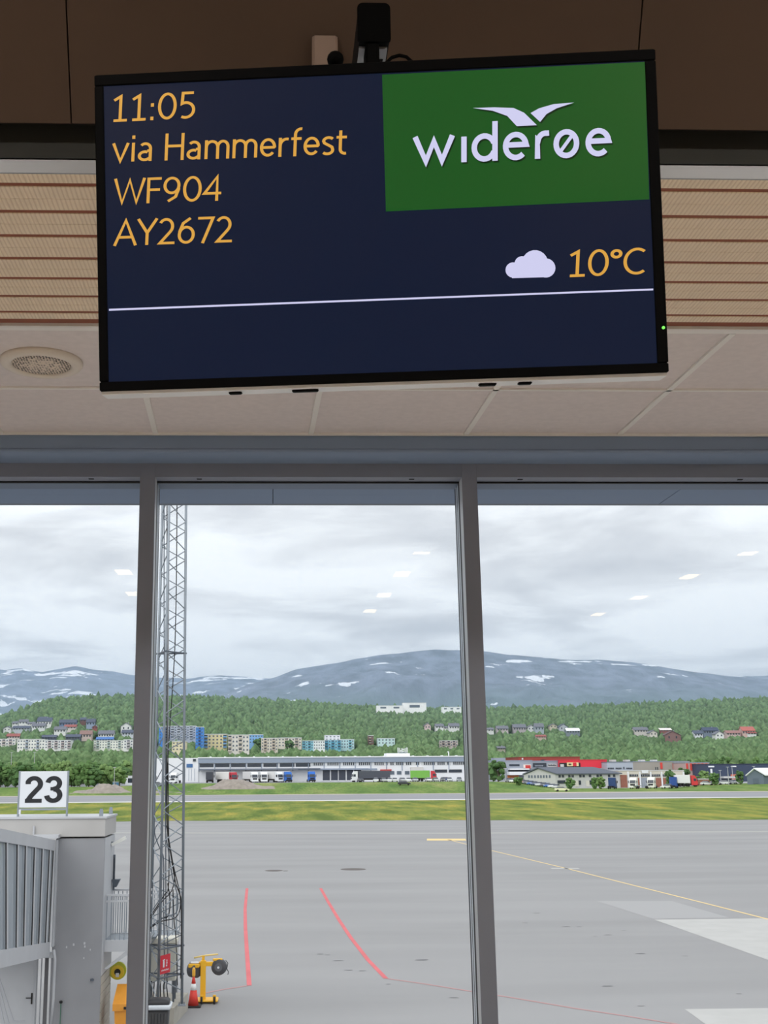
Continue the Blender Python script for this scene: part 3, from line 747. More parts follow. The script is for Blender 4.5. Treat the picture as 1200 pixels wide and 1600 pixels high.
for px, yy in ((54, 1298),):
    p = atd(px, yy, DT); MB().tube([(0, 0, -.15), (0, 0, .12)], .025, 8).build('roof_stub', M_lgrey, tw, loc=(p.x-A.x, -.1, p.z))
# small details on the tower front
p = atd(97, 1534, DT); MB().tube([(0, 0, -1.0), (0, 0, .3)], .012, 6).build('green_stake', mat('green_stake', (60, 110, 90), .6), tw, loc=(p.x-A.x, -.06, 1.05))
MB().lathe([(.03, 0), (.045, .03), (.03, .06)], n=10).build('stake_cap', M_blk, tw, loc=(p.x-A.x, -.06, 1.34))
p = atd(144, 1532, DT); MB().lathe([(.045, 0), (.045, .04), (.02, .05)], n=12).build('vent_knob', M_galvd, tw, loc=(p.x-A.x, -.03, p.z))
for px, y in ((132, 1474), (132.5, 1479), (115, 1476), (104, 1480), (131, 1497), (141, 1484)):
    p = atd(px, y, DT); w = rnd.uniform(.012, .022); MB().cbox(-w, w, -.004, .004, -w*1.4, w*1.4, .002).build('scuff_mark', mat('scuffed_metal', (196, 196, 200), .6), tw, loc=(p.x-A.x, 0, p.z))
# conduit pipe
pp = [(84, 1484), (86, 1500), (85, 1520), (83.5, 1560), (80, 1602)]
MB().tube([loc(atd(x, y, DT-.25)) for x, y in pp], .035, 8).build('conduit', M_lgrey, tw, True)
# floodlight and door hardware on the tower's right side
p = atd(176, 1314, DT+1.4)
fl_ = MB().hexa([(0, -.1, -.12), (.36, -.1, .05), (.36, .1, .05), (0, .1, -.12), (-.03, -.1, -.05), (.33, -.1, .14), (.33, .1, .14), (-.03, .1, -.05)]).build('floodlight', mat('floodlight_white', (226, 226, 220), .4), tw, loc=(wT+.04, 1.2, p.z))
MB().tube([(-.1, 0, -.02), (.04, 0, -.04)], .03, 8).build('floodlight_arm', M_galvd, fl_)
for y0, y1, px in ((1335, 1390, 172), (1340, 1378, 176)):
    a = atd(px, y1, DT+1.6); b = atd(px, y0, DT+1.6); MB().tube([(0, 0, 0), (0, 0, b.z-a.z)], .03, 8).build('door_bar', M_galvd, tw, loc=(wT+.06, 1.5, a.z))
p = atd(177, 1378, DT+1.6); MB().hexa([(-.06, -.06, -.12), (.02, -.06, -.12), (.02, .06, -.12), (-.06, .06, -.12), (-.1, -.1, .08), (.12, -.1, .08), (.12, .1, .08), (-.1, .1, .08)]).build('door_lamp', M_galvd, tw, loc=(wT+.12, 1.5, p.z))

# platform with railing to the right of the tower
zd = atd(180, 1470, DT+.4).z; x0 = wT+.01; x1 = atd(228, 1470, DT+.4).x-A.x; YA, YB = .4, 1.75
pl = thing('access_platform', 'grey steel landing with barred railing on the side of the tower', 'platform', (A.x, DT, zd))
hR = atd(180, 1397, DT+.4).z-zd
def landing(x0, x1, ya, yb_, z, h_, closed=True):
    MB().box(x0, x1, ya, yb_, z-.06, z).build('deck', M_galv, pl)
    for yy in (ya, yb_):
        MB().box(x0, x1, yy-.04, yy+.04, z-.26, z+.02).build('edge_beam', M_lgrey, pl)
        MB().box(x0, x1, yy-.03, yy+.03, z+h_-.05, z+h_).build('hand_rail', M_lgrey, pl)
        MB().box(x0, x1, yy-.02, yy+.02, z+h_-.20, z+h_-.15).build('mid_rail', M_lgrey, pl)
        n = int((x1-x0)/.115); ref = None
        for k in range(n+1):
            x = x0+.04+k*.115
            if ref is None: ref = MB().box(-.011, .011, -.011, .011, 0, h_-.05).build('baluster', M_galv, pl, loc=(x, yy, z))
            else: shared(ref, 'baluster', pl, (x, yy, z))
landing(x0, x1, YA, YB, 0, hR)
MB().hexa([(x0, YA-.03, -.68), (x0+.1, YA-.03, -.68), (x0+.1, YA+.04, -.68), (x0, YA+.04, -.68), (x0+.55, YA-.03, -.26), (x0+.72, YA-.03, -.26), (x0+.72, YA+.04, -.26), (x0+.55, YA+.04, -.26)]).build('brace', M_lgrey, pl)
# lower landing farther back, reached by steps
dl = 36.9; zl = atd(250, 1462, dl).z-zd; xa = atd(214, 1462, dl).x-A.x; xb_ = atd(275, 1462, dl).x-A.x
landing(xa, xb_, dl-DT, dl-DT+1.2, zl, atd(250, 1395, dl).z-zd-zl)
for x in (xa+.05, xb_-.1):
    for y in (dl-DT, dl-DT+1.15): MB().box(x, x+.08, y-.04, y+.04, -zd, zl-.2).build('support_leg', M_galv, pl)
for k in range(4):
    t = (k+.5)/4; MB().box(x1-.9, x1-.1, lerp(YB, dl-DT, t)-.4, lerp(YB, dl-DT, t)+.4, lerp(0, zl, t)-.05, lerp(0, zl, t)).build('step', M_galv, pl)

# stand number sign
a = atd(27, 1262, DT+.35); b = atd(108, 1205, DT+.35)
zroof = cap[5]+.05
sg = thing('stand_number_sign', 'white square sign with black number 23 on two posts', 'sign', (a.x, DT+.35, zroof))
Ws, z0s, z1s = b.x-a.x, a.z-zroof, b.z-zroof
board = MB().cbox(.03, Ws-.03, 0, .05, z0s, z1s, .006).build('board', mat('sign_white', (216, 219, 224), .5), sg)
for x in (0, Ws-.045): MB().cbox(x, x+.045, -.01, .06, 0, z1s+.01, .004).build('post', M_galv, sg)
MB().box(.03, Ws-.03, .0, .05, z0s-.07, z0s-.02).build('cross_bar', M_galv, sg)
MB().cbox(.05, .10, -.03, .0, .06, .18, .004).build('tag', mat('sign_white', (216, 219, 224), .5), sg)
Hs = z1s-z0s; D2 = []
hh = .74*Hs; cxs = Ws/2
# stroke digits, units of digit height
s2 = [(.115, .70)]+arc(.30, .70, .20, .22, 175, -35, 14)[1:]+[(.42, .52), (.22, .26), (.12, .085)]
two = [(s2, .165), ([(.035, .075), (.56, .075)], .15)]
three = [(arc(.285, .72, .185, .20, 172, -88, 16), .16), ([(.19, .52), (.33, .52)], .13), (arc(.285, .29, .205, .215, 88, -174, 18), .165)]
b2 = MB(); scx = hh*1.22
for gi, (gl, ox) in enumerate(((two, cxs-.595*scx), (three, cxs+.035*scx))):
    for si, (pts, w) in enumerate(gl):
        for q in ribbon(pts, w): b2.quad(*[(ox+k[0]*scx, -.003-.002*si, z0s+.13*Hs+k[1]*hh) for k in q])
b2.build('digits', mat('sign_black', (28, 30, 36), .6), board)

# glazed walkway coming in from the left
gw = thing('glazed_walkway', 'sloping glazed passenger walkway leading to the grey tower', 'walkway', (A.x, DT, 0))
R1t, R1b = atd(86, 1319, DT-.25), atd(78, 1484, DT-.25)
L1t, L1b = atd(0, 1302, 25.0), atd(0, 1500, 25.0)
def ext(L, R, k): return L+(L-R)*k
L2t, L2b = ext(L1t, R1t, .9), ext(L1b, R1b, .9)
def beam(name, P, Q, up_, dn, dep, m_):
    o = [(P.x-A.x, P.y-DT), (Q.x-A.x, Q.y-DT)]
    nx = -.3
    return MB().hexa([(o[0][0], o[0][1], P.z-dn), (o[1][0], o[1][1], Q.z-dn), (o[1][0]+nx*0-dep*.6, o[1][1]+dep*.4, Q.z-dn), (o[0][0]-dep*.6, o[0][1]+dep*.4, P.z-dn),
                      (o[0][0], o[0][1], P.z+up_), (o[1][0], o[1][1], Q.z+up_), (o[1][0]-dep*.6, o[1][1]+dep*.4, Q.z+up_), (o[0][0]-dep*.6, o[0][1]+dep*.4, P.z+up_)]).build(name, m_, gw)
beam('top_beam', L2t, R1t, .10, .16, 3.0, M_lgrey)
beam('bottom_beam', L2b, R1b, .18, .16, 3.0, M_lgrey)
tot = (R1t-L2t).length
fr_ = [(86, 0)]
bars = [0.0, .085, .237, .39, .554, .697, .876, 1.03, 1.2, 1.38, 1.6]
zz = [R1t.z-.16, R1b.z+.18]
def on(t, top):
    R_, L_ = (R1t, L1t) if top else (R1b, L1b); p = R_+(L_-R_)*t; return Vector((p.x-A.x, p.y-DT, p.z-.16 if top else p.z+.18))
for k, t in enumerate(bars):
    p, q = on(t, True), on(t, False)
    w = Vector((-.028, -.026, 0)); f_ = Vector((.012, -.012, 0))
    MB().hexa([q-f_*0, q+w, q+w+f_, q+f_, p, p+w, p+w+f_, p+f_]).build('glazing_bar', M_lgrey, gw)
    MB().hexa([q+w, q+w*1.5, q+w*1.5+f_, q+w+f_, p+w, p+w*1.5, p+w*1.5+f_, p+w+f_]).build('bar_gasket', M_blk, gw)
    if k < len(bars)-1:
        p2, q2 = on(bars[k+1], True), on(bars[k+1], False); e_ = Vector((-.06, .05, 0))
        MB().hexa([q2+e_, q+e_, q+e_*1.3, q2+e_*1.3, p2+e_, p+e_, p+e_*1.3, p2+e_*1.3]).build('glass_pane', M_pane, gw)
# corner post between walkway and tower
cp = fbox(80, 90, 1312, 1480, DT-.2, .2)
MB().cbox(cp[0]-A.x, cp[1]-A.x, -.2, 0, cp[4], cp[5], .01).build('corner_post', M_lgrey, gw)
cp = fbox(52, 92, 1304, 1310, DT-.25, .3); MB().box(cp[0]-A.x, cp[1]-A.x, -.3, .0, cp[4], cp[5]).build('drip_flashing', M_lgrey, gw)

# door wall under the walkway
dw = thing('service_door', 'light grey panelled steel door with black handle under the walkway', 'door', (A.x, DT, 0))
a = atd(-40, 1490, DT); b = atd(60, 1490, DT)
zt = atd(30, 1500, DT).z; xl, xr = a.x-A.x, b.x-A.x
MB().cbox(xl, xr, -.02, .06, .12, zt+.3, .01).build('leaf', M_lgrey, dw)
xw = xr-xl
for k in range(3):     # chevron pressings
    o_ = .10+.16*k
    P = [(xr-.05-o_*.2-1.05, zt), (xr-.50-o_*.5, .62+.26*(2-k)*.6), (xr-.26, .62+.26*(2-k)*.6)]
    bb = MB()
    for q in ribbon(P, .035): bb.prism([(k_[0], k_[1]) for k_ in q], -.032, -.018, 'y')
    bb.build('pressing', mat('door_pressing', (178, 180, 186), .5), dw)
hz_ = atd(53, 1560, DT); hx = hz_.x-A.x-.05
hd = MB().cbox(hx-.02, hx+.02, -.035, -.018, hz_.z-.13, hz_.z+.13, .005).build('handle', M_blk, dw)
MB().tube([(hx, -.05, hz_.z+.02), (hx-.14, -.06, hz_.z+.02)], .012, 8).build('lever', M_blk, hd)
for px0, px1, m_ in ((53.5, 57.5, M_lgrey), (61, 66, M_lgrey), (76, 81, M_lgrey)):
    q = fbox(px0, px1, 1490, 1600, DT, .1); MB().cbox(q[0]-A.x, q[1]-A.x, -.06, .06, .0, q[5], .008).build('jamb', m_, dw)
q = fbox(66, 76, 1497, 1600, DT, .1); MB().box(q[0]-A.x, q[1]-A.x, .02, .05, .0, q[5]).build('recess_panel', mat('recess_grey', (100, 100, 104), .6), dw)
q = fbox(60, 84, 1487, 1496, DT, .1); MB().box(q[0]-A.x, q[1]-A.x, -.12, .05, q[4], q[5]).build('lintel', M_lgrey, dw)

# lattice mast
MC = atd(254.7, 1553, 34.9)
ms = thing('lattice_mast', 'tall triangular galvanised lattice mast carrying black cables', 'mast', (MC.x, 34.9, .48))
sc0, sc1, Zt = 1.0, .775, 19.5
LEG = [Vector((-.438, .352)), Vector((-.087, -.554)), Vector((.523, .203))]
def leg(i, z): k = lerp(sc0, sc1, z/14.2); return Vector((LEG[i].x*k, LEG[i].y*k, z))
for i in range(3): MB().tube([leg(i, .05), leg(i, Zt)], .040, 10).build('leg', M_galv, ms, True)
bay = .455; nb = int((Zt-.3)/bay)
for f_i, (i, j) in enumerate(((0, 1), (1, 2), (2, 0))):
    for k in range(nb):
        z = .25+k*bay+f_i*bay/3
        a, b = (i, j) if k % 2 else (j, i)
        MB().tube([leg(a, z), leg(b, z+bay)], .0165, 6).build('brace', M_galv, ms)
for z in (.85, 1.62, atd(264, 1020, 34.9).z-.48):
    for i, j in ((0, 1), (1, 2), (2, 0)):
        P, Q = leg(i, z), leg(j, z); d_ = (Q-P).normalized()*.06
        MB().tube([P-d_, Q+d_], .026, 6).build('horizontal_strut', M_galvd, ms)
for i in range(3):
    MB().cbox(-.11, .11, -.11, .11, 0, .03, .004).build('foot_plate', M_galv, ms, loc=(LEG[i].x, LEG[i].y, 0))
    for sx in (-.07, .07):
        MB().tube([(LEG[i].x+sx, LEG[i].y-.07, .02), (LEG[i].x+sx, LEG[i].y-.07, .11)], .012, 6).build('anchor_bolt', M_galvd, ms)
def mz(y): return atd(260, y, 34.9).z-.48
def mx(px, y): return atd(px, y, 34.9).x-MC.x
cables = [[(257, 780), (257, 1000), (259, 1180), (259, 1290), (264, 1330), (270, 1370), (278, 1400), (276, 1425), (258, 1432), (236, 1446), (226, 1452)],
          [(277, 780), (274, 1000), (263, 1180), (262, 1290), (268, 1340), (275, 1380), (283, 1405), (276, 1432), (250, 1440), (226, 1456)],
          [(261, 780), (261, 1100), (261, 1280), (266, 1330), (273, 1366), (268, 1392), (252, 1410), (226, 1448)],
          [(259, 1180), (259, 1400), (262, 1480), (260, 1545)],
          [(260, 1290), (270, 1350), (281, 1400), (283, 1450), (282, 1530)],
          [(263, 1180), (264, 1290), (264, 1380), (256, 1400), (226, 1444)],
          [(254, 1280), (245, 1290), (242, 1300), (246, 1315), (252, 1330), (256, 1345), (256, 1420), (258, 1545)],
          [(262, 1380), (266, 1410), (262, 1432), (250, 1436), (226, 1458)],
          [(270, 1390), (272, 1440), (275, 1470), (277, 1540)]]
for k, cpts in enumerate(cables):
    P = [Vector((mx(x, y), -.12+.05*(k % 5), mz(y))) for x, y in cpts]; Q = []
    for i in range(len(P)-1):
        p0, p1, p2, p3 = P[max(i-1, 0)], P[i], P[i+1], P[min(i+2, len(P)-1)]
        for s in range(6):
            t = s/6; Q.append(.5*((2*p1)+(p2-p0)*t+(2*p0-5*p1+4*p2-p3)*t*t+(3*p1-p0-3*p2+p3)*t**3))
    Q.append(P[-1]); MB().tube(Q, .016, 6).build('cable', M_galvd if k % 3 == 0 else M_blk, ms, True)
for px in (262,):
    MB().tube([(mx(px, 780), .1, mz(700)), (mx(px-1, 1180), .1, mz(1180))], .03, 8).build('feeder_tube', mat('pale_feeder', (190, 192, 196), .5), ms, True)
# concrete base
P = [atz(205, 1575, .48), atz(272, 1575, .48), atz(294, 1551, .48), atz(226, 1550, .48)]
bs = MB().hexa([(p.x, p.y, 0) for p in P]+[(p.x, p.y, .48) for p in P]).build('mast_foundation', M_conc)
tag(bs, 'low concrete block the lattice mast stands on', 'concrete block')
# cabinet
a = atd(229, 1533, 35.6); b = atd(277, 1466, 35.6)
cbn = thing('equipment_cabinet', 'beige equipment cabinet standing behind the lattice mast', 'cabinet', (a.x, 35.6, 0))
M_beige = mat('cabinet_beige', (196, 196, 186), .6, var=.02)
wc, zc0, zc1 = b.x-a.x, a.z, b.z
MB().cbox(.03, wc-.03, 0, .6, zc0, zc1-.14, .01).build('body', M_beige, cbn)
MB().cbox(0, wc, -.05, .65, zc1-.14, zc1, .02).build('roof', mat('cabinet_roof', (214, 212, 200), .6), cbn)
MB().cbox(.08, wc-.12, -.015, .0, zc0+.06, zc1-.2, .006).build('door', M_beige, cbn)
for x in (.06, wc-.12):
    for y in (.03, .51): MB().box(x, x+.06, y, y+.06, 0, zc0+.02).build('leg', M_galvd, cbn)
for k in range(6): MB().tube([(.1+.1*k, .2, zc0), (.12+.09*k, .1, zc0-.15), (.08+.11*k, .0, .55)], .018, 6).build('under_cable', M_blk, cbn)
for k in range(6): MB().box(-.12, .03, -.06, .0, zc0+.1+k*.17, zc0+.19+k*.17).build('cable_clamp', M_lgrey, cbn)
# red extinguisher sign on the mast
a = atd(250, 1523, 34.2); b = atd(266, 1490, 34.2)
rs = thing('extinguisher_sign', 'small red fire extinguisher sign on the lattice mast', 'sign', (a.x, 34.2, a.z))
w, h3 = b.x-a.x, b.z-a.z
pn = MB().hexa([(0, 0, 0), (w, .05, .06), (w, .06, .06), (0, .01, 0), (0, 0, h3-.06), (w, .05, h3), (w, .06, h3), (0, .01, h3-.06)]).build('plate', mat('sign_red', (206, 46, 62), .5), rs)
ic = MB()
for bx in ((.28, .44, .34, .66), (.31, .41, .66, .72), (.34, .48, .72, .77), (.26, .33, .68, .75), (.58, .70, .36, .46), (.60, .72, .50, .58), (.62, .70, .60, .72)):
    ic.quad(*[(w*u_, .05*u_-.004, (.06*u_)+v_*(h3-.06)) for u_, v_ in ((bx[0], bx[2]), (bx[1], bx[2]), (bx[1], bx[3]), (bx[0], bx[3]))])
for k in range(8):
    u0_, u1_ = .14+.09*k, .20+.09*k
    ic.quad(*[(w*u_, .05*u_-.004, (.06*u_)+v_*(h3-.06)) for u_, v_ in ((u0_, .15), (u1_, .15), (u1_, .21+.03*(k % 2)), (u0_, .21+.03*(k % 2)))])
ic.build('pictogram', mat('sign_white', (216, 219, 224), .5), pn)
# bin with white liner
c = atz(247.5, 1625, 0); c = Vector((c.x, 31.3, 0)); c.x = atd(247.5, 1600, 31.3).x
bn = thing('waste_bin', 'black plastic waste bin with a white liner folded over the rim', 'bin', (c.x, 31.3, 0))
zr = atd(247, 1562, 31.3).z
def rrect(wx, wy, r, n=4):
    o = []
    for cx, cy, s0 in ((wx-r, wy-r, 0), (-wx+r, wy-r, 90), (-wx+r, -wy+r, 180), (wx-r, -wy+r, 270)):
        for k in range(n+1): q = math.radians(s0+90*k/n); o.append((cx+r*math.cos(q), cy+r*math.sin(q)))
    return o
def loft(rings, m_, name, parent, capb=True, capt=True):
    b = MB(); n = len(rings[0][0])
    for ring, z in rings: b.v += [(p[0], p[1], z) for p in ring]
    for k in range(len(rings)-1):
        for j in range(n): b.f.append((k*n+j, k*n+(j+1) % n, (k+1)*n+(j+1) % n, (k+1)*n+j))
    if capb: b.f.append(tuple(range(n-1, -1, -1)))
    if capt: b.f.append(tuple(range((len(rings)-1)*n, len(rings)*n)))
    return b.build(name, m_, parent, True)
M_bin = mat('bin_black', (38, 40, 44), .5)
loft([(rrect(.22, .2, .06), 0), (rrect(.27, .24, .06), zr-.2)], M_bin, 'body', bn)
loft([(rrect(.30, .27, .07), zr-.2), (rrect(.325, .29, .07), zr-.16), (rrect(.33, .30, .07), zr-.1), (rrect(.315, .285, .07), zr-.08), (rrect(.28, .25, .06), zr-.1)], mat('bin_liner', (214, 220, 226), .35, spec=.6, bump=.6, bscale=14), 'liner', bn)
loft([(rrect(.27, .245, .06), zr-.12), (rrect(.275, .25, .06), zr-.02), (rrect(.24, .2, .06), zr+.03)], M_bin, 'lid', bn)
for k in range(5): MB().box(-.18+.08*k, -.15+.08*k, -.26, -.2, .08, zr-.28).build('rib', M_bin, bn)
# grit box
a = atd(176, 1578, 31.2); b = atd(221, 1545, 31.2)
gb = thing('grit_box', 'yellow-orange plastic grit box with sloping lid beside the tower', 'box', (a.x, 31.2, 0))
M_org = mat('grit_box_orange', (222, 150, 52), .5, var=.04, scale=4)
w = b.x-a.x
MB().hexa([(.10, .05, 0), (w-.1, .05, 0), (w-.1, .6, 0), (.10, .6, 0), (.04, 0, a.z), (w-.04, 0, a.z), (w-.04, .65, a.z), (.04, .65, a.z)]).build('body', M_org, gb)
MB().hexa([(0, -.05, a.z-.02), (w, -.05, a.z-.02), (w, .7, a.z-.02), (0, .7, a.z-.02), (.0, -.05, a.z+.14), (w, -.05, a.z+.14), (w-.03, .6, b.z+.02), (.03, .6, b.z+.02)]).build('lid', M_org, gb)
MB().box(w*.4, w*.6, -.08, -.04, a.z+.02, a.z+.08).build('handle', M_blk, gb)
# yellow hose reel beside the tower
c = atd(183.5, 1519, 32.6)
hr = thing('hose_reel', 'round yellow hose reel housing on the tower side wall', 'hose reel', c)
def disc(name, r0_, r1_, y0, y1, m_, par, n=24, off=(0, 0)):
    b = MB(); b.v += [(off[0]+r0_*math.cos(2*math.pi*k/n), y0, off[1]+r0_*math.sin(2*math.pi*k/n)) for k in range(n)]+[(off[0]+r1_*math.cos(2*math.pi*k/n), y1, off[1]+r1_*math.sin(2*math.pi*k/n)) for k in range(n)]
    for k in range(n): b.f.append((k, (k+1) % n, n+(k+1) % n, n+k))
    b.f.append(tuple(range(n-1, -1, -1))); b.f.append(tuple(range(n, 2*n))); return b.build(name, m_, par)
M_yl = mat('reel_yellow', (232, 200, 40), .45)
disc('housing', .17, .21, 0, .14, M_yl, hr); disc('hood', .225, .225, .02, .12, mat('reel_lime', (190, 196, 50), .5), hr, off=(.0, .03)); disc('recess', .085, .085, -.012, .0, M_blk, hr, 16)
MB().cbox(-.045, .045, -.02, -.01, -.12, -.02, .004).build('nozzle', mat('sign_white', (216, 219, 224), .5), hr)
MB().box(-.4, .1, .14, .2, -.04, .04).build('wall_bracket', M_galvd, hr)
# cone with beacon
c = atz(302, 1573, 0)
cn = thing('traffic_cone', 'red traffic cone with white band and amber beacon beside the block', 'cone', (c.x, c.y, 0))
M_cr = mat('cone_red', (222, 62, 52), .5); H_ = .86
def cr_(z): return lerp(.17, .035, z/H_)
MB().cbox(-.24, .24, -.24, .24, 0, .05, .02).build('foot', M_blk, cn)
MB().lathe([(cr_(.05), .05), (cr_(.48), .48)], n=18).build('body', M_cr, cn, True)
MB().lathe([(cr_(.48)+.002, .48), (cr_(.66)+.002, .66)], n=18).build('white_band', mat('cone_white', (236, 236, 236), .5), cn, True)
MB().lathe([(cr_(.66), .66), (cr_(.86), .86)], n=18).build('tip', M_cr, cn, True)
MB().lathe([(.04, .86), (.05, .9), (.05, 1.06), (.03, 1.12)], n=14).build('beacon', mat('beacon_amber', (236, 176, 60), .3), cn, True)
# yellow cable reel stand
c = atz(320, 1566, 0)
st = thing('cable_reel_stand', 'yellow T-shaped stand on small wheels holding two dark cable reels', 'stand', (c.x, c.y, 0))
M_sy = mat('stand_yellow', (238, 182, 42), .45); k_ = c.y*.976/1800
def sx(px): return (px-320)*k_
def sz(y): return (1566-y)*k_
MB().cbox(sx(313), sx(321), -.08, .08, .08, sz(1507), .01).build('column', M_sy, st)
MB().cbox(sx(303), sx(340), -.30, .30, .05, .10, .02).build('base_plate', M_sy, st)
MB().tube([(sx(303), -.02, sz(1503)), (sx(321), 0, sz(1500)), (sx(339), .02, sz(1498.5))], .025, 8).build('push_bar', mat('pale_yellow', (232, 204, 130), .5), st, True)
MB().box(sx(315), sx(319), -.03, .03, sz(1508), sz(1500)).build('bar_neck', M_sy, st)
MB().cbox(sx(306), sx(338), -.05, .05, sz(1515), sz(1509), .01).build('cross_arm', M_sy, st)
M_rub = mat('reel_dark', (70, 72, 78), .6)
rl = empty('cable_reel', (sx(304), 0, sz(1520))); rl.parent = st
MB().lathe([(.20, -.15), (.23, -.12), (.23, .12), (.20, .15)], n=22).build('drum', M_rub, rl, True).rotation_euler = (math.pi/2, 0, .9)
MB().cbox(-.18, .16, -.2, -.12, .08, .2, .02).build('reel_bracket', M_sy, rl)
MB().cbox(-.12, .14, -.18, -.06, .2, .25, .02).build('plug_cover', mat('sign_white', (216, 219, 224), .5), rl)
rl2 = empty('cable_reel', (sx(341), 0, sz(1516.5))); rl2.parent = st
MB().lathe([(.21, -.1), (.235, -.08), (.235, .08), (.21, .1)], n=22).build('drum', M_rub, rl2, True).rotation_euler = (math.pi/2, 0, -.2)
MB().lathe([(.12, .1), (.12, .115)], n=18).build('drum_face', mat('reel_grey', (96, 98, 104), .6), rl2).rotation_euler = (math.pi/2, 0, -.2)
MB().lathe([(.035, .1), (.035, .128)], n=12).build('hub', mat('sign_white', (216, 219, 224), .5), rl2).rotation_euler = (math.pi/2, 0, -.2)
MB().cbox(-.2, .1, -.08, .0, .18, .26, .02).build('reel_bracket', M_sy, rl2)
MB().tube([(.2, -.05, .2), (.27, -.05, .12), (.24, -.05, -.05), (.29, -.05, -.14), (.27, -.05, -.22)], .012, 6).build('loose_cable', M_blk, rl2, True)
for x, y in ((sx(316), -.34), (sx(335), -.34)):
    w_o = MB(); w_o.lathe([(.09, -.03), (.11, -.02), (.11, .02), (.09, .03)], n=16); q = w_o.build('wheel', M_blk, st, True, (x, y, .11)); q.rotation_euler = (0, math.pi/2, 0)
    MB().cbox(x-.05, x+.05, y+.02, y+.1, .06, .26, .01).build('wheel_fork', M_sy, st)
# ------------------------------------------------------------------ behind the runway
M_glz = mat('dark_window', (52, 60, 72), .25, spec=.6)
M_glz2 = mat('grey_window', (92, 104, 118), .3, spec=.6)
M_wwht = mat('white_cladding', (226, 228, 232), .7, var=.02, scale=.2)
M_fasc = mat('grey_fascia', (140, 152, 170), .6)
M_tyre = mat('tyre', (34, 34, 37), .8)
def colmat(c, r=.6, **k): return mat('paint_%d_%d_%d' % c, c, r, **k)
def gy(px, d): return ground(px, d)
CLEAR = []     # (px0,px1,ytop,ybase,d) where no tree may stand in front

# warehouse
DW = 450.0
mpp = DW*.9775/1800
def wx(px): return X_at(px, DW)
def wz(y): return 7+(1203-y)/1844*DW
wh = thing('warehouse', 'long white warehouse with grey roof band, window strips and loading docks', 'building', (wx(236), DW, gy(480, DW)))
ox, oz = wx(236), gy(480, DW)
def W(px0, px1, y0, y1, f, b, name, m_, par=None): return MB().box(wx(px0)-ox, wx(px1)-ox, f, b, wz(y1)-oz, wz(y0)-oz).build(name, m_, par or wh)
W(310, 728, 1191.5, 1224, 0, 40, 'main_hall', M_wwht)
W(236, 310, 1184, 1224, -.5, 40, 'end_block', M_wwht)
W(309.5, 728, 1184.5, 1192, -.6, 40, 'roof_band', M_fasc)
W(309, 728, 1183, 1184.6, -.8, 40, 'roof_edge', M_wwht)
W(236, 310, 1221, 1224, -.6, 0, 'end_plinth', mat('plinth_grey', (150, 152, 156), .8))
W(291.5, 301, 1193, 1198.5, -.7, -.4, 'window', colmat((70, 110, 160), .3)); W(301.5, 306, 1185.5, 1189, -1, -.4, 'vent_box', M_glz)
for px in (289, 295, 299, 304): W(px, px+.5, 1200, 1219, -.62, -.4, 'panel_joint', M_fasc)
W(238.5, 244, 1204, 1207.5, -.7, -.4, 'window', M_glz)
dark_end = 492
bays = [(312, 333.5), (335.5, 358.5), (361, 384), (386.5, 409.5), (411.5, 434.5), (437, 460), (462, 485)]
for a, b in bays: W(a, b, 1192.8, 1198.2, -.15, .1, 'window_strip', M_glz)
x = 486.0
while x < 722:
    f_ = W(x, x+22.4, 1191.9, 1197, -.1, .1, 'window_band', mat('band_grey', (206, 208, 210), .7))
    for k in range(7):
        if rnd.random() < .93: W(x+1.2+k*3.05, x+2.9+k*3.05, 1192.3, 1196.6, -.2, .1, 'pane', M_glz, f_)
    x += 24.6
for px in [310.5+24.4*k for k in range(18)]: W(px, px+1.2, 1192, 1205, -.22, .1, 'pilaster', M_fasc)
W(312, 500, 1200.5, 1202.5, -3.5, 0, 'dock_canopy', mat('canopy_grey', (112, 120, 134), .6))
W(466, 575, 1201.2, 1203.5, -1.6, 0, 'dock_canopy', M_fasc)
for a, b in ((504, 515), (517, 527.5), (529, 539.5), (541.5, 552), (553, 564)):
    dk = W(a, b, 1203.8, 1219.5, -.3, .1, 'dock_door', mat('dock_dark', (62, 68, 82), .5)); W(a-.8, a, 1203.2, 1221, -.6, 0, 'dock_frame', M_wwht, dk); W(a, b, 1219.5, 1221, -.5, 0, 'dock_bumper', M_wwht, dk)
W(565, 589, 1201.5, 1204, -.4, 0, 'shutter_box', M_fasc); W(594, 611.5, 1203.3, 1205.5, -.8, 0, 'red_sign_band', colmat((176, 66, 66)))
for a in (609, 620, 632.5): W(a, a+7, 1206, 1211, -.2, .1, 'window', M_glz2)
for a, b in ((679, 698.5), (701, 721.5)): W(a, b, 1204, 1208.5, -.2, .1, 'window_strip', M_glz)
W(641, 660, 1199.7, 1212, -2.5, 0, 'entrance_block', mat('entrance_grey', (206, 204, 202), .7))
W(606, 643, 1178.3, 1183.5, 4, 14, 'roof_hut', M_wwht)
rsn = W(624, 640, 1176.8, 1177.6, 5, 5.4, 'roof_sign_rail', M_fasc)
for a, b, y0, y1 in ((624.2, 625.6, 1169.5, 1178), (627, 628.2, 1170, 1177), (628.2, 630, 1174, 1175.4), (630.4, 631.6, 1170.5, 1177), (632, 635, 1171.5, 1172.8), (632, 635, 1174.5, 1175.8), (635.8, 636.9, 1170, 1177), (638.4, 639.8, 1169.3, 1178)):
    W(a, b, y0, y1, 5, 5.3, 'roof_sign_letter', M_wwht, rsn)
for px in range(326, 720, 23): W(px, px+2.6, 1181.9, 1183.2, 6, 9, 'roof_light', M_wwht)
vp = W(705, 706.3, 1177, 1183, 6, 6.4, 'vent_pipe', M_wwht); W(703.8, 706.3, 1175.8, 1177.4, 6, 6.4, 'pipe_elbow', M_wwht, vp)
CLEAR.append((230, 732, 1168, 1225, DW))

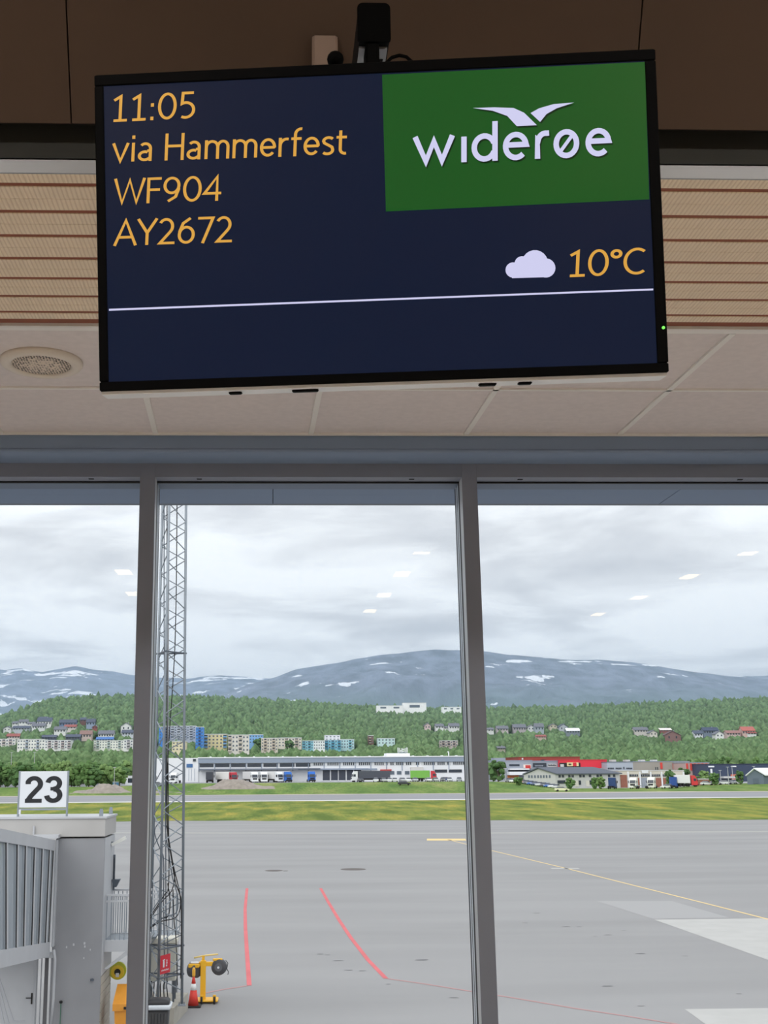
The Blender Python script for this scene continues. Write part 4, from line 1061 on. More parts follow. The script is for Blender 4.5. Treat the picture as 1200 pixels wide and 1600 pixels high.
# ---- vehicles
def truck(px, d, rot, cab, label, trailer=None, tl=12.5, group=None, name='lorry', th=3.9):
    X0, z = X_at(px, d), gy(px, d)
    t = thing(name, label, 'truck', (X0, d, z), math.radians(rot), group)
    cm_ = colmat(cab, .4)
    MB().prism([(-.05, .55), (0, 1.75), (.45, 3.05), (.9, 3.75), (2.1, 3.8), (2.1, .55)], -1.22, 1.22, 'x').build('cab', cm_, t)
    MB().hexa([(-1.05, -.012, 1.80), (1.05, -.012, 1.80), (1.05, .06, 1.80), (-1.05, .06, 1.80), (-1.0, .36, 2.85), (1.0, .36, 2.85), (1.0, .44, 2.85), (-1.0, .44, 2.85)]).build('windscreen', M_glz, t)
    MB().cbox(-1.25, 1.25, -.16, .1, .35, .95, .05).build('bumper', cm_ if sum(cab) > 500 else M_tyre, t)
    MB().cbox(-.85, .85, -.06, .0, 1.05, 1.6, .02).build('grille', M_tyre, t)
    for s in (-1, 1):
        MB().box(s*1.24-.008, s*1.24+.008, .5, 1.35, 1.9, 2.75).build('side_window', M_glz, t)
        MB().cbox(s*1.45-.12, s*1.45+.12, .1, .25, 1.9, 2.7, .03).build('mirror', M_tyre, t)
        for y in (.75, 3.1): q = MB().lathe([(.42, -.15), (.5, -.12), (.5, .12), (.42, .15)], n=12).build('wheel', M_tyre, t, True, (s*1.05, y, .5)); q.rotation_euler = (0, math.pi/2, 0)
    MB().box(-.5, .5, 2.0, 4.6, .6, 1.0).build('chassis', M_tyre, t)
    if trailer:
        tb = MB().cbox(-1.27, 1.27, 2.5, 2.5+tl, 1.1, th, .03).build('trailer', colmat(trailer, .5), t)
        MB().box(-.6, .6, 4.5, 2.4+tl, .75, 1.1).build('trailer_frame', M_tyre, t)
        for s in (-1, 1):
            for y in (tl-1.6, tl-.4, tl+.8): q = MB().lathe([(.42, -.15), (.5, -.12), (.5, .12), (.42, .15)], n=12).build('wheel', M_tyre, t, True, (s*1.05, y, .5)); q.rotation_euler = (0, math.pi/2, 0)
            MB().box(s*1.27-.01, s*1.27+.01, 2.6, 2.4+tl, 1.12, 1.24).build('side_marker', M_tyre, tb)
    return t
def car(px, d, rot, col, label, group=None, name='car', cat='car', sc_=1.0):
    t = thing(name, label, cat, (X_at(px, d), d, gy(px, d)), math.radians(rot), group); cm_ = colmat(col, .3, spec=.6)
    MB().prism([(-2.15, .32), (-2.2, .68), (-1.3, .92), (-.55, 1.0), (1.75, 1.02), (2.15, .85), (2.2, .35)], -.88, .88, 'x').build('body', cm_, t)
    MB().hexa([(-.84, -1.15, .95), (.84, -1.15, .95), (.84, 1.85, 1.0), (-.84, 1.85, 1.0), (-.66, -.35, 1.44), (.66, -.35, 1.44), (.66, 1.25, 1.46), (-.66, 1.25, 1.46)]).build('cabin_glass', M_glz, t)
    MB().cbox(-.67, .67, -.4, 1.3, 1.43, 1.49, .015).build('roof', cm_, t)
    for s in (-1, 1):
        for y in (-1.35, 1.35): q = MB().lathe([(.26, -.1), (.31, -.08), (.31, .08), (.26, .1)], n=10).build('wheel', M_tyre, t, True, (s*.8, y, .31)); q.rotation_euler = (0, math.pi/2, 0)
        MB().cbox(s*.6-.16, s*.6+.16, -2.21, -2.12, .62, .76, .02).build('headlight', mat('lamp_lens', (225, 228, 232), .2), t)
    return t
WH = (228, 230, 232)
truck(329, 444, 180, (226, 228, 230), 'dark-backed trailer parked at the leftmost dock, rear doors to the runway', (62, 66, 76), 6, name='lorry')
truck(366.5, 430, 25, (170, 44, 58), 'lorry with red cab and white trailer left of the gravel heap', (232, 230, 226))
truck(398.5, 431, 14, WH, 'white lorry facing the runway, first of the pair behind the gravel heap', (226, 226, 226))
truck(413, 432, 10, WH, 'white lorry facing the runway, second of the pair behind the gravel heap', (220, 222, 224))
truck(438.5, 431, 30, WH, 'white lorry parked just left of the blue lorry', (224, 224, 224))
truck(451.5, 430, 18, (40, 104, 190), 'blue lorry cab beside the white lorries', (226, 226, 228))
truck(488, 432, 14, (38, 104, 196), 'single blue tractor unit parked alone before the white wall')
truck(549, 425, -84, WH, 'white lorry with long dark grey trailer broadside before the docks', (78, 82, 94), 11.5)
truck(682, 430, 80, (196, 50, 64), 'lorry with red cab and bright green trailer before the warehouse', (118, 178, 78), 7.0)
van_c = truck(241, 432, 20, WH, 'white lorry at the left end of the warehouse, behind the mast')
truck(270, 428, -30, WH, 'white and orange lorry seen through the mast')
cc = [(587, WH, 'white'), (599, (196, 198, 202), 'silver'), (608.5, WH, 'white'), (616.5, (214, 214, 216), 'pale grey'), (628.5, (188, 190, 196), 'silver'), (638, WH, 'white'), (648.5, (170, 174, 182), 'grey'), (669, (222, 222, 224), 'white'), (680, (178, 182, 190), 'grey'), (691.5, (90, 92, 100), 'dark grey'), (702, (196, 200, 206), 'silver'), (717, (128, 134, 142), 'grey')]
order = ['first', 'second', 'third', 'fourth', 'fifth', 'sixth', 'seventh', 'eighth', 'ninth', 'tenth', 'eleventh', 'last']
for (px, c, nm), od in zip(cc, order): car(px, 421.5, rnd.uniform(-8, 8), c, '%s car before the warehouse, %s from the left in the parked row' % (nm, od), 'cars parked in a row before the warehouse')
car(563, 423, 10, (70, 72, 80), 'dark car parked beside the long dark trailer')
car(697, 432, 70, (60, 78, 116), 'dark blue van-like car behind the parked row, right of the red cab', sc_=1.2)
car(631, 392, 85, (52, 54, 58), 'black car standing on the grass bank')
car(247, 398, 80, (110, 116, 124), 'grey car on the track behind the mast')

# gravel heaps
def heap(px0, px1, ytop, d, label, seed):
    r_ = random.Random(seed); a, b = X_at(px0, d), X_at(px1, d); cx = (a+b)/2; z = gy((px0+px1)/2, d)
    hgt = 7+(hor((px0+px1)/2)-ytop)/1844*d-z; n = 30; m_ = 14; bb = MB()
    for j in range(m_+1):
        for i in range(n+1):
            u, v = i/n*2-1, j/m_*2-1
            e_ = max(0, 1-u*u)*max(0, 1-v*v); k = (.62+.38*math.sin(u*4.2+seed)+.25*math.sin(u*9+v*5+seed*2))
            bb.v.append((u*(b-a)/2, v*7, -.4+(hgt+.4)*min(1.0, (e_**.6)*k*1.05)+r_.uniform(-.12, .12)*e_))
    for j in range(m_):
        for i in range(n): bb.f.append((j*(n+1)+i, j*(n+1)+i+1, (j+1)*(n+1)+i+1, (j+1)*(n+1)+i))
    o = bb.build('gravel_heap', mat('heap_gravel', (146, 138, 131), .95, var=.14, scale=.8, bump=.8, bscale=2), None, True, (cx, d, z)); tag(o, label, 'gravel heap')
heap(112, 212, 1224.5, 372, 'pale gravel heap left of the window post, behind the grass', 1)
heap(312, 432, 1217.5, 385, 'brown-grey gravel heap in front of the warehouse lorries', 2.2)
heap(214, 306, 1235, 368, 'low gravel heap behind the mast', 3.4)

# ---- right-hand buildings
def building(name, label, px0, px1, y0, y1, d, dep, m_, roof=None, cat='building'):
    z0 = min(gy(px0, d), gy(px1, d))-.3; z1 = 7+(hor((px0+px1)/2)-y0)/1844*d
    a, b = X_at(px0, d), X_at(px1, d)
    t = thing(name, label, cat, (a, d, z0)); t['_z1'] = z1-z0
    MB().box(0, b-a, 0, dep, 0, z1-z0).build('walls', m_, t)
    MB().box(-.15, b-a+.15, -.15, dep+.15, z1-z0, z1-z0+.25).build('roof_edge', roof or M_fasc, t)
    CLEAR.append((px0, px1, y0, y1, d))
    def put(nm, p0, p1, q0, q1, mm, f=-.12, bk_=.05, par=None):
        zc = 7+(hor((p0+p1)/2)-q1)/1844*d-z0; zt = 7+(hor((p0+p1)/2)-q0)/1844*d-z0
        return MB().box(X_at(p0, d)-a, X_at(p1, d)-a, f, bk_, zc, zt).build(nm, mm, par or t)
    return t, put
M_gb = mat('grey_cladding', (150, 156, 168), .7); M_lb = mat('light_cladding', (196, 196, 196), .7, var=.03)
t, put = building('retail_building', 'low grey retail building with white canopy beside the round tree', 768, 832, 1189.5, 1222, 470, 30, M_gb)
put('window_strip', 796, 812, 1194.5, 1197.5, M_glz); put('canopy', 794, 824, 1201, 1203, M_wwht, -4, 0); put('dark_band', 794, 834, 1203, 1206, M_glz, -.4, 0); put('white_wall', 792, 820, 1206, 1211, M_wwht, -5, 0)
put('orange_wall', 792.5, 810, 1211.5, 1219, colmat((206, 122, 72)), -.5, 0); put('red_sign', 821, 829, 1196, 1201, colmat((190, 60, 60)), -.4, 0, put('sign_board', 818, 830, 1195, 1200, colmat((230, 214, 206)), -.25, 0))
put('roof_unit', 778, 795, 1184.5, 1189.5, M_gb, 6, 14)
t, put = building('retail_building', 'long brick-red retail building behind the grey shops', 811, 907, 1183.8, 1200, 540, 30, colmat((150, 64, 56)), colmat((134, 60, 54)))
put('roof_unit', 816, 818, 1185, 1187.5, M_wwht, -.4, 0); put('window_strip', 846, 855, 1187.5, 1189.5, M_glz)
t, put = building('retail_building', 'grey shop front with dark glass and lettering left of the red building', 830, 874, 1190, 1212, 480, 25, M_gb)
put('shop_window', 833, 854, 1192.5, 1199, M_glz); sgn = put('sign_board', 856, 870, 1194, 1198.5, M_lb, -.25, 0)
for k in range(9): put('letter', 856.6+k*1.42, 857.6+k*1.42, 1195.2-(k % 3 == 0)*.5, 1197, M_glz, -.4, -.2, sgn)
for k in range(7): put('letter', 836+k*1.9, 837.2+k*1.9, 1195.8, 1197.8, M_gb, -.3, -.1)
t, put = building('retail_building', 'bright red retail building with black panel and yellow sign', 874, 949, 1188.2, 1212, 478, 25, colmat((220, 52, 70)), colmat((200, 50, 66)))
pn_ = put('black_panel', 874.5, 907, 1192.3, 1199.6, mat('panel_black', (34, 32, 36), .5), -.3, 0)
ys = put('yellow_sign', 886, 904, 1191.8, 1197.5, colmat((228, 210, 160)), -.6, -.2, pn_)
for k, (a_, b_) in enumerate(((888.3, 889.3), (889.6, 890.8), (891.2, 892.4))): put('letter', a_, b_, 1193.6, 1195.8, MATS['panel_black'], -.75, -.5, ys)
put('red_emblem', 895, 900.5, 1192, 1197.5, colmat((204, 40, 56)), -.75, -.5, ys); put('white_emblem', 875.5, 881, 1194.5, 1198.5, M_lb, -.5, -.2, pn_)
t, put = building('retail_building', 'grey building with dark lettering along the wall, right of the red building', 949, 989.5, 1191.5, 1212, 470, 25, mat('bluegrey_cladding', (168, 176, 188), .7), M_glz2)
for k in range(16):
    if k not in (4, 9, 11): put('letter', 950+k*2.4, 951.6+k*2.4, 1199.8-(k == 10)*1.2, 1201.8, M_glz, -.3, -.05)
t, put = building('concrete_hall', 'long raw concrete hall with red panels on the skyline of the yard', 989, 1078, 1190.6, 1216, 500, 25, mat('raw_concrete', (158, 154, 146), .9, var=.05, scale=.15), M_fasc)
for a in (1032, 1051.5): put('red_panel', a, a+3.4, 1192, 1201.5, colmat((208, 74, 66)), -.3, 0)
for a in (1024, 1027): put('door', a, a+1.4, 1199, 1203, M_glz)
for a in (962, 984, 1008, 1027): put('roof_unit', a+0., a+7, 1187.3, 1190.6, M_lb, 5, 9)
t, put = building('striped_hall', 'pale hall with bright red vertical stripes on its wall', 1071, 1109, 1192.4, 1216, 485, 20, mat('pale_rose_cladding', (184, 160, 154), .8), M_fasc)
for k in range(6): put('red_stripe', 1072.5+k*6.1, 1075.2+k*6.1, 1193.4, 1204, colmat((208, 74, 66)), -.3, 0)
t, put = building('navy_hall', 'wide dark navy hall at the far right', 1105.5, 1260, 1194.5, 1222, 468, 40, mat('navy_cladding', (58, 70, 94), .6, var=.03), mat('navy_edge', (48, 56, 76), .6))
put('white_sign', 1107, 1116, 1197, 1199.3, M_wwht, -.3, 0); put('white_sign', 1143, 1150.5, 1197, 1198.8, M_wwht, -.3, 0); put('canopy', 1124, 1142, 1213, 1216, M_lb, -4, 0); put('orange_panel', 1141, 1150, 1210, 1218, colmat((206, 120, 100)), -.5, 0); put('flag', 1108.5, 1111.5, 1201.5, 1210, M_wwht, -1, -.9)

# white gabled building
dG = 418.0
def gab(name, label, gpx0, gpx1, gpxr, lpx1, yap, yev, yb, d, wall, roof):
    z0 = gy((gpx0+lpx1)/2, d)-.4
    def zz_(y, dd): return 7+(1200.5-y)/1844*dd-z0
    a, b, r_, c_ = X_at(gpx0, d+2), X_at(gpx1, d), X_at(gpxr, d+1), X_at(lpx1, d+9)
    t = thing(name, label, 'building', (a, d, z0))
    ze, za = zz_(yev, d), zz_(yap, d)
    D_ = 9.0
    g0, g1, gr = Vector((0, 2, 0)), Vector((b-a, 0, 0)), Vector(((b-a)*.44, 1, 0))
    sh = Vector((c_-b, D_, 0)); off = Vector((0, 14, 0))
    MB().hexa([g0, g1, g1+sh, g0+sh+off*.2]+[p+Vector((0, 0, ze)) for p in (g0, g1, g1+sh, g0+sh+off*.2)]).build('walls', wall, t)
    b_ = MB(); b_.quad(g0+Vector((0, 0, ze)), g1+Vector((0, 0, ze)), gr+Vector((0, 0, za))); b_.quad(g0+sh+off*.2+Vector((0, 0, ze)), gr+sh+Vector((0, 0, za)), g1+sh+Vector((0, 0, ze))); b_.build('gable', wall, t)
    th = Vector((0, 0, .35)); e1 = g1+Vector((.5, -.5, ze-.25)); e2 = e1+sh+Vector((.5, 0, 0)); k1 = gr+Vector((-.1, -.6, za)); k2 = k1+sh*.86
    MB().hexa([k1, e1, e2, k2, k1+th, e1+th, e2+th, k2+th]).build('roof_slope', roof, t)
    f1 = g0+Vector((-.6, -.4, ze-.3)); f2 = f1+sh+off*.2
    MB().hexa([f1, k1, k2, f2, f1+th, k1+th, k2+th, f2+th]).build('roof_slope', roof, t)
    def win(u0, u1, y0, y1, m_, side, nm):
        P, Q = (g0, g1) if side == 'g' else (g1, g1+sh)
        d_ = (Q-P); nrm = Vector((d_.y, -d_.x, 0)).normalized()*.12; A_, B_ = P+d_*u0, P+d_*u1
        z1_, z0_ = zz_(y0, d+3), zz_(y1, d+3)
        return MB().hexa([A_+nrm+Vector((0, 0, z0_)), B_+nrm+Vector((0, 0, z0_)), B_-nrm+Vector((0, 0, z0_)), A_-nrm+Vector((0, 0, z0_)), A_+nrm+Vector((0, 0, z1_)), B_+nrm+Vector((0, 0, z1_)), B_-nrm+Vector((0, 0, z1_)), A_-nrm+Vector((0, 0, z1_))]).build(nm, m_, t)
    CLEAR.append((gpx0, lpx1, yap, yb, d)); return t, win
t, win = gab('gabled_building', 'white gabled office building with dark grey roof beside the car park', 818, 867, 839, 967, 1200.3, 1209, 1230, dG, M_lb, mat('slate_roof', (98, 104, 116), .8))
for u in (.14, .23, .33, .43, .52, .61, .70, .80): win(u, u+.05, 1211, 1215, M_glz2, 'g', 'window')
for u in (.05, .10, .20, .25, .37, .42, .52, .64, .69, .82, .9): win(u, u+.034, 1210.8, 1214.6, M_glz, 's', 'window')
for u in (.16, .3, .47): win(u, u+.05, 1220, 1229, mat('door_pale', (214, 210, 200), .6), 's', 'door'); win(u+.055, u+.09, 1219.5, 1226, M_glz, 's', 'window')
for u in (.03, .6): win(u, u+.12, 1219, 1224, M_glz, 's', 'window')
t, win = gab('gable_shed', 'dark grey gabled shed with white roof at the right edge', 1166, 1192, 1180, 1240, 1203.5, 1213, 1226, 400, mat('shed_grey', (104, 116, 130), .7), M_wwht)
win(.35, .7, 1218, 1226, mat('shed_door', (92, 104, 118), .7), 'g', 'shed_gate')

# brick garage
t, put = building('garage_building', 'pale garage block with brown brick bays and white pillars', 967, 1068, 1204.8, 1232, 428, 14, mat('garage_pale', (206, 200, 188), .8), M_lb)
M_brk = mat('brown_brick', (150, 100, 86), .9, var=.1, scale=1.5)
for a, b in ((968.5, 978.5), (983, 998), (1017.5, 1032), (1034.5, 1049)): put('brick_bay', a, b, 1211 if a < 980 else 1215.5, 1232, M_brk, -.2, .05)
put('roller_door', 1000.5, 1014, 1215, 1232, M_gb, -.2, .05)
for a, b in ((983, 996), (1000, 1014), (1017, 1030.5), (1034, 1047)):
    f_ = put('window_strip', a, b, 1210, 1213.3, M_glz, -.2, .05)
    for k in range(1, 5): put('mullion', lerp(a, b, k/5)-.2, lerp(a, b, k/5)+.2, 1210, 1213.3, M_lb, -.3, -.1, f_)
for a in (979.5, 997.8, 1014.6, 1031.8, 1066): put('pillar', a, a+2.2, 1206, 1232, M_wwht, -.5, .05)
put('white_sign', 1002, 1012, 1203.5, 1208.5, M_wwht, -.6, -.2)
t, put = building('brick_shed', 'low brown brick shed right of the white and red lorry', 1091, 1110, 1218, 1231, 420, 8, M_brk, M_lb)
put('window_strip', 1094, 1104, 1224, 1227, M_glz)
truck(987, 402, -35, (232, 232, 224), 'white tractor unit before the brick garage, left of the trailer frame')
truck(1015, 403, -35, (232, 232, 224), 'white tractor unit before the grey roller door')
truck(957, 405, 150, (44, 72, 122), 'blue lorry back at the right end of the white gabled building')
truck(1052, 403, 150, (44, 80, 150), 'blue lorry standing under the garage tree')
car(1040, 401, -75, (232, 232, 230), 'white camper van in front of the brick garage', name='camper_van', cat='van')
truck(1088, 402, 80, (210, 62, 66), 'lorry with red cab and white box right of the garage', (230, 230, 232), 5.0)
fl3 = thing('flatbed_trailer', 'empty grey flatbed trailer between the two white tractor units', 'trailer', (X_at(1002, 400), 400, gy(1002, 400)))
MB().box(-2.6, 2.6, 0, 2.2, .9, 1.1).build('bed', M_galv, fl3)
for k in range(7): MB().box(-2.55+k*.85, -2.47+k*.85, 0, .1, 1.1, 2.3).build('stake', M_galv, fl3)
for x in (-1.5, 1.5): q = MB().lathe([(.42, -.15), (.5, -.12), (.5, .12), (.42, .15)], n=12).build('wheel', M_tyre, fl3, True, (x, .2, .5)); q.rotation_euler = (math.pi/2, 0, 0)
for i, (px, c, nm) in enumerate(((1103, WH, 'white'), (1117, (206, 208, 210), 'silver'), (1131, WH, 'white'), (1139, (150, 154, 160), 'grey'), (1148, WH, 'white'))): car(px, 410, 80 if i < 3 else 20, c, '%s car in the right-hand yard, %s from the brick shed' % (nm, order[i]), 'cars parked in the right-hand yard')
lotc = [(118, 120, 126), WH, (212, 206, 200), (176, 120, 100), (90, 96, 104), (44, 92, 172), (70, 84, 120), (206, 208, 212), (84, 86, 92), (40, 96, 180), (226, 228, 230), (204, 206, 208)]
lotn = ['dark grey', 'white', 'cream', 'rust red', 'dark grey', 'blue', 'slate blue', 'silver', 'black', 'bright blue', 'white', 'silver']
for i in range(12):
    px = 795+i*6.6; d = 413-i*1.1; car(px, d, -28, lotc[i], '%s car in the slanting row of the car park, %s from the left' % (lotn[i], order[i]), 'cars in the slanting car park row')
car(876, 362, 85, (228, 226, 190), 'white and yellow car driving along the runway edge', name='taxi_car')

# ---- apartment blocks and houses on the hill
def block(label, px0, px1, y0, y1, wall, floors, cols_, balc=None, d=None, stairs=()):
    d = d or d_for((px0+px1)/2, y1+4); a, b = X_at(px0, d), X_at(px1, d); pm = (px0+px1)/2
    z1 = 7+(hor(pm)-y0)/1844*d; zb_ = 7+(hor(pm)-y1)/1844*d; z0 = min(gy(px0, d), gy(px1, d), zb_)-1
    t = thing('apartment_block', label, 'building', (a, d, z0)); w = b-a; H_ = z1-z0; hb_ = zb_-z0
    MB().box(0, w, 0, 12, 0, H_).build('walls', colmat(tuple(min(250, int(c*1.07)) for c in wall), .8), t); MB().box(-.2, w+.2, -.3, 12.2, H_, H_+.4).build('roof_edge', M_wwht, t)
    fh = (H_-hb_)/floors; cw = w/cols_
    wm = None
    for r_ in range(floors):
        for c_ in range(cols_):
            x = (c_+.5)*cw; z = hb_+r_*fh+fh*.30
            if balc and (c_ % balc[1]) == balc[2]:
                bc = MB().box(x-cw*.48, x+cw*.48, -1.3, .0, z-fh*.18, z+fh*.20).build('balcony', colmat(balc[0], .7), t)
                MB().box(x-cw*.44, x+cw*.44, -.1, .05, z+fh*.2, z+fh*.56).build('balcony_opening', M_glz, bc)
            elif wm is None: wm = MB().box(-cw*.22, cw*.22, -.12, .05, 0, fh*.40).build('window', M_glz2, t, loc=(x, 0, z))
            else: shared(wm, 'window', t, (x, 0, z))
    CLEAR.append((px0-1, px1+1, y0-1, y1, d)); return t, H_
block('white apartment block with red roof parapet at the left picture edge', -20, 22, 1156.5, 1166, (226, 222, 220), 2, 8, ((206, 190, 190), 2, 0))
block('long white apartment block with grey balconies above the stand sign', 25, 68, 1157, 1172, (228, 226, 222), 3, 10, ((170, 182, 200), 4, 3))
block('white apartment block with dark balcony bands above the tree belt', 68, 109, 1158.5, 1171, (226, 226, 226), 3, 8, ((196, 180, 184), 2, 1))
block('white apartment block just left of the window post', 145, 192, 1159, 1171, (226, 226, 218), 3, 11, ((188, 204, 204), 4, 1))
block('white apartment block partly hidden behind the window post', 192, 232, 1157.5, 1171, (220, 220, 220), 3, 8, ((196, 190, 196), 2, 1))
block('tall blue stair tower block seen through the mast', 247, 256, 1138, 1166, (70, 130, 206), 6, 2, None, 905)
block('grey high-rise block with blue corner seen through the mast', 256, 305, 1136.5, 1156, (176, 182, 194), 5, 10, ((196, 200, 208), 2, 0), 915)
block('bright blue stair tower at the right end of the high-rise', 305, 317, 1138, 1168, (74, 138, 214), 6, 3, ((60, 112, 190), 2, 1), 900)
block('cream low block in front of the high-rise', 268, 290, 1160, 1174, (216, 206, 176), 3, 4, None, 800)
block('yellow apartment block with blue balconies', 318, 354, 1149, 1170, (222, 206, 160), 4, 6, ((120, 168, 214), 5, 0))
block('white block with light blue top floor right of the yellow block', 356, 389, 1150, 1176, (214, 208, 202), 4, 6, ((206, 196, 188), 3, 0))
block('light blue roofed block in the middle of the apartment row', 389, 411, 1149.5, 1163, (130, 174, 224), 3, 5, None, 940)
block('beige stepped apartment block with balconies in the middle of the row', 408, 434, 1155, 1174, (214, 204, 192), 4, 6, ((198, 182, 170), 3, 1))
block('cream apartment block with white stair head', 434.5, 471.5, 1154.5, 1168, (216, 208, 196), 3, 7, ((192, 178, 166), 3, 2))
block('turquoise apartment block left of the white one', 473, 490, 1159, 1171.5, (146, 198, 214), 3, 4, ((110, 176, 200), 2, 0))
block('white apartment block with small square windows in the turquoise row', 490, 508, 1158.5, 1172, (222, 226, 228), 3, 5, None)
block('turquoise apartment block with deep balconies', 508, 533, 1157.5, 1171, (132, 190, 212), 3, 5, ((86, 158, 190), 2, 0))
block('pale turquoise apartment block ending the row', 533, 554, 1156.8, 1170.5, (190, 218, 224), 3, 5, ((120, 186, 206), 4, 3))
block('white upper block rising behind the turquoise row', 508, 532, 1150.5, 1158, (222, 222, 228), 2, 4, None, 960)
block('white block with turquoise left half below the forest', 591, 618, 1155, 1164, (196, 220, 222), 2, 5, None)
block('dark brown tower house left of the white and turquoise block', 577, 584.5, 1151, 1163, (128, 96, 88), 3, 2, ((188, 170, 160), 2, 0))
block('pale rose row of flats right of centre below the forest', 688, 717, 1158.5, 1167, (198, 186, 182), 2, 7, ((176, 160, 160), 2, 1))
block('long white building on the hill crest', 590.5, 632, 1104, 1110, (234, 236, 240), 1, 2, None, 1560)
block('white hall on the hill crest right of the long one', 632, 669, 1099.5, 1110, (238, 240, 244), 1, 1, None, 1570)
block('low white building on the crest near the window post', 694, 724, 1106, 1111, (232, 234, 236), 1, 3, None, 1580)

def house(label, px, w, ytop, ybase, wall, roof, gable=False, d=None):
    d = d or d_for(px, ybase+5); mp_ = d*.977/1800; pm = px
    zb_ = 7+(hor(pm)-ybase)/1844*d; zt = 7+(hor(pm)-ytop)/1844*d; z0 = min(zb_, gy(px, d))-1; X0 = X_at(px, d); hw_ = w*mp_/2; D_ = 4.5
    t = thing('house', label, 'house', (X0, d, z0)); H_ = zt-z0; ev = (zb_-z0)+(zt-zb_)*.55; wm_ = colmat(wall, .8); rm_ = colmat(roof, .8)
    if gable:
        MB().prism([(-hw_, 0), (hw_, 0), (hw_, ev), (0, H_-.2), (-hw_, ev)], 0, 9, 'y').build('walls', wm_, t)
        for s in (-1, 1): MB().prism([(0, H_-.2), (s*(hw_+.7), ev-.5), (s*(hw_+.7), ev-.1), (0, H_+.2)][::s], -.6, 9.6, 'y').build('roof_slope', rm_, t)
        ws = [(-hw_*.45, .3), (hw_*.45, .3)]
    else:
        MB().prism([(0, 0), (9, 0), (9, ev), (D_, H_-.2), (0, ev)], -hw_, hw_, 'x').build('walls', wm_, t)
        MB().prism([(-.8, ev-.5), (D_, H_-.2), (D_, H_+.2), (-.8, ev-.1)], -hw_-.5, hw_+.5, 'x').build('roof_slope', rm_, t)
        MB().prism([(9.8, ev-.5), (9.8, ev-.1), (D_, H_+.2), (D_, H_-.2)], -hw_-.5, hw_+.5, 'x').build('roof_slope', rm_, t)
        n = max(2, int(w/4)); ws = [(-hw_+(k+.5)*2*hw_/n, .3) for k in range(n)]
    fh = ev-(zb_-z0)
    for x, _ in ws: MB().box(x-.6, x+.6, -.1, .05, zb_-z0+fh*.35, zb_-z0+fh*.8).build('window', M_glz, t)
    MB().box(hw_*.3, hw_*.3+.7, D_-.4, D_+.4, H_-.6, H_+.9).build('chimney', M_gb, t)
    CLEAR.append((px-w/2-.5, px+w/2+.5, ytop-1, ybase, d))
Wt = (232, 232, 232); Dk = (78, 86, 104); Gr = (108, 110, 120); Rd = (148, 84, 78)
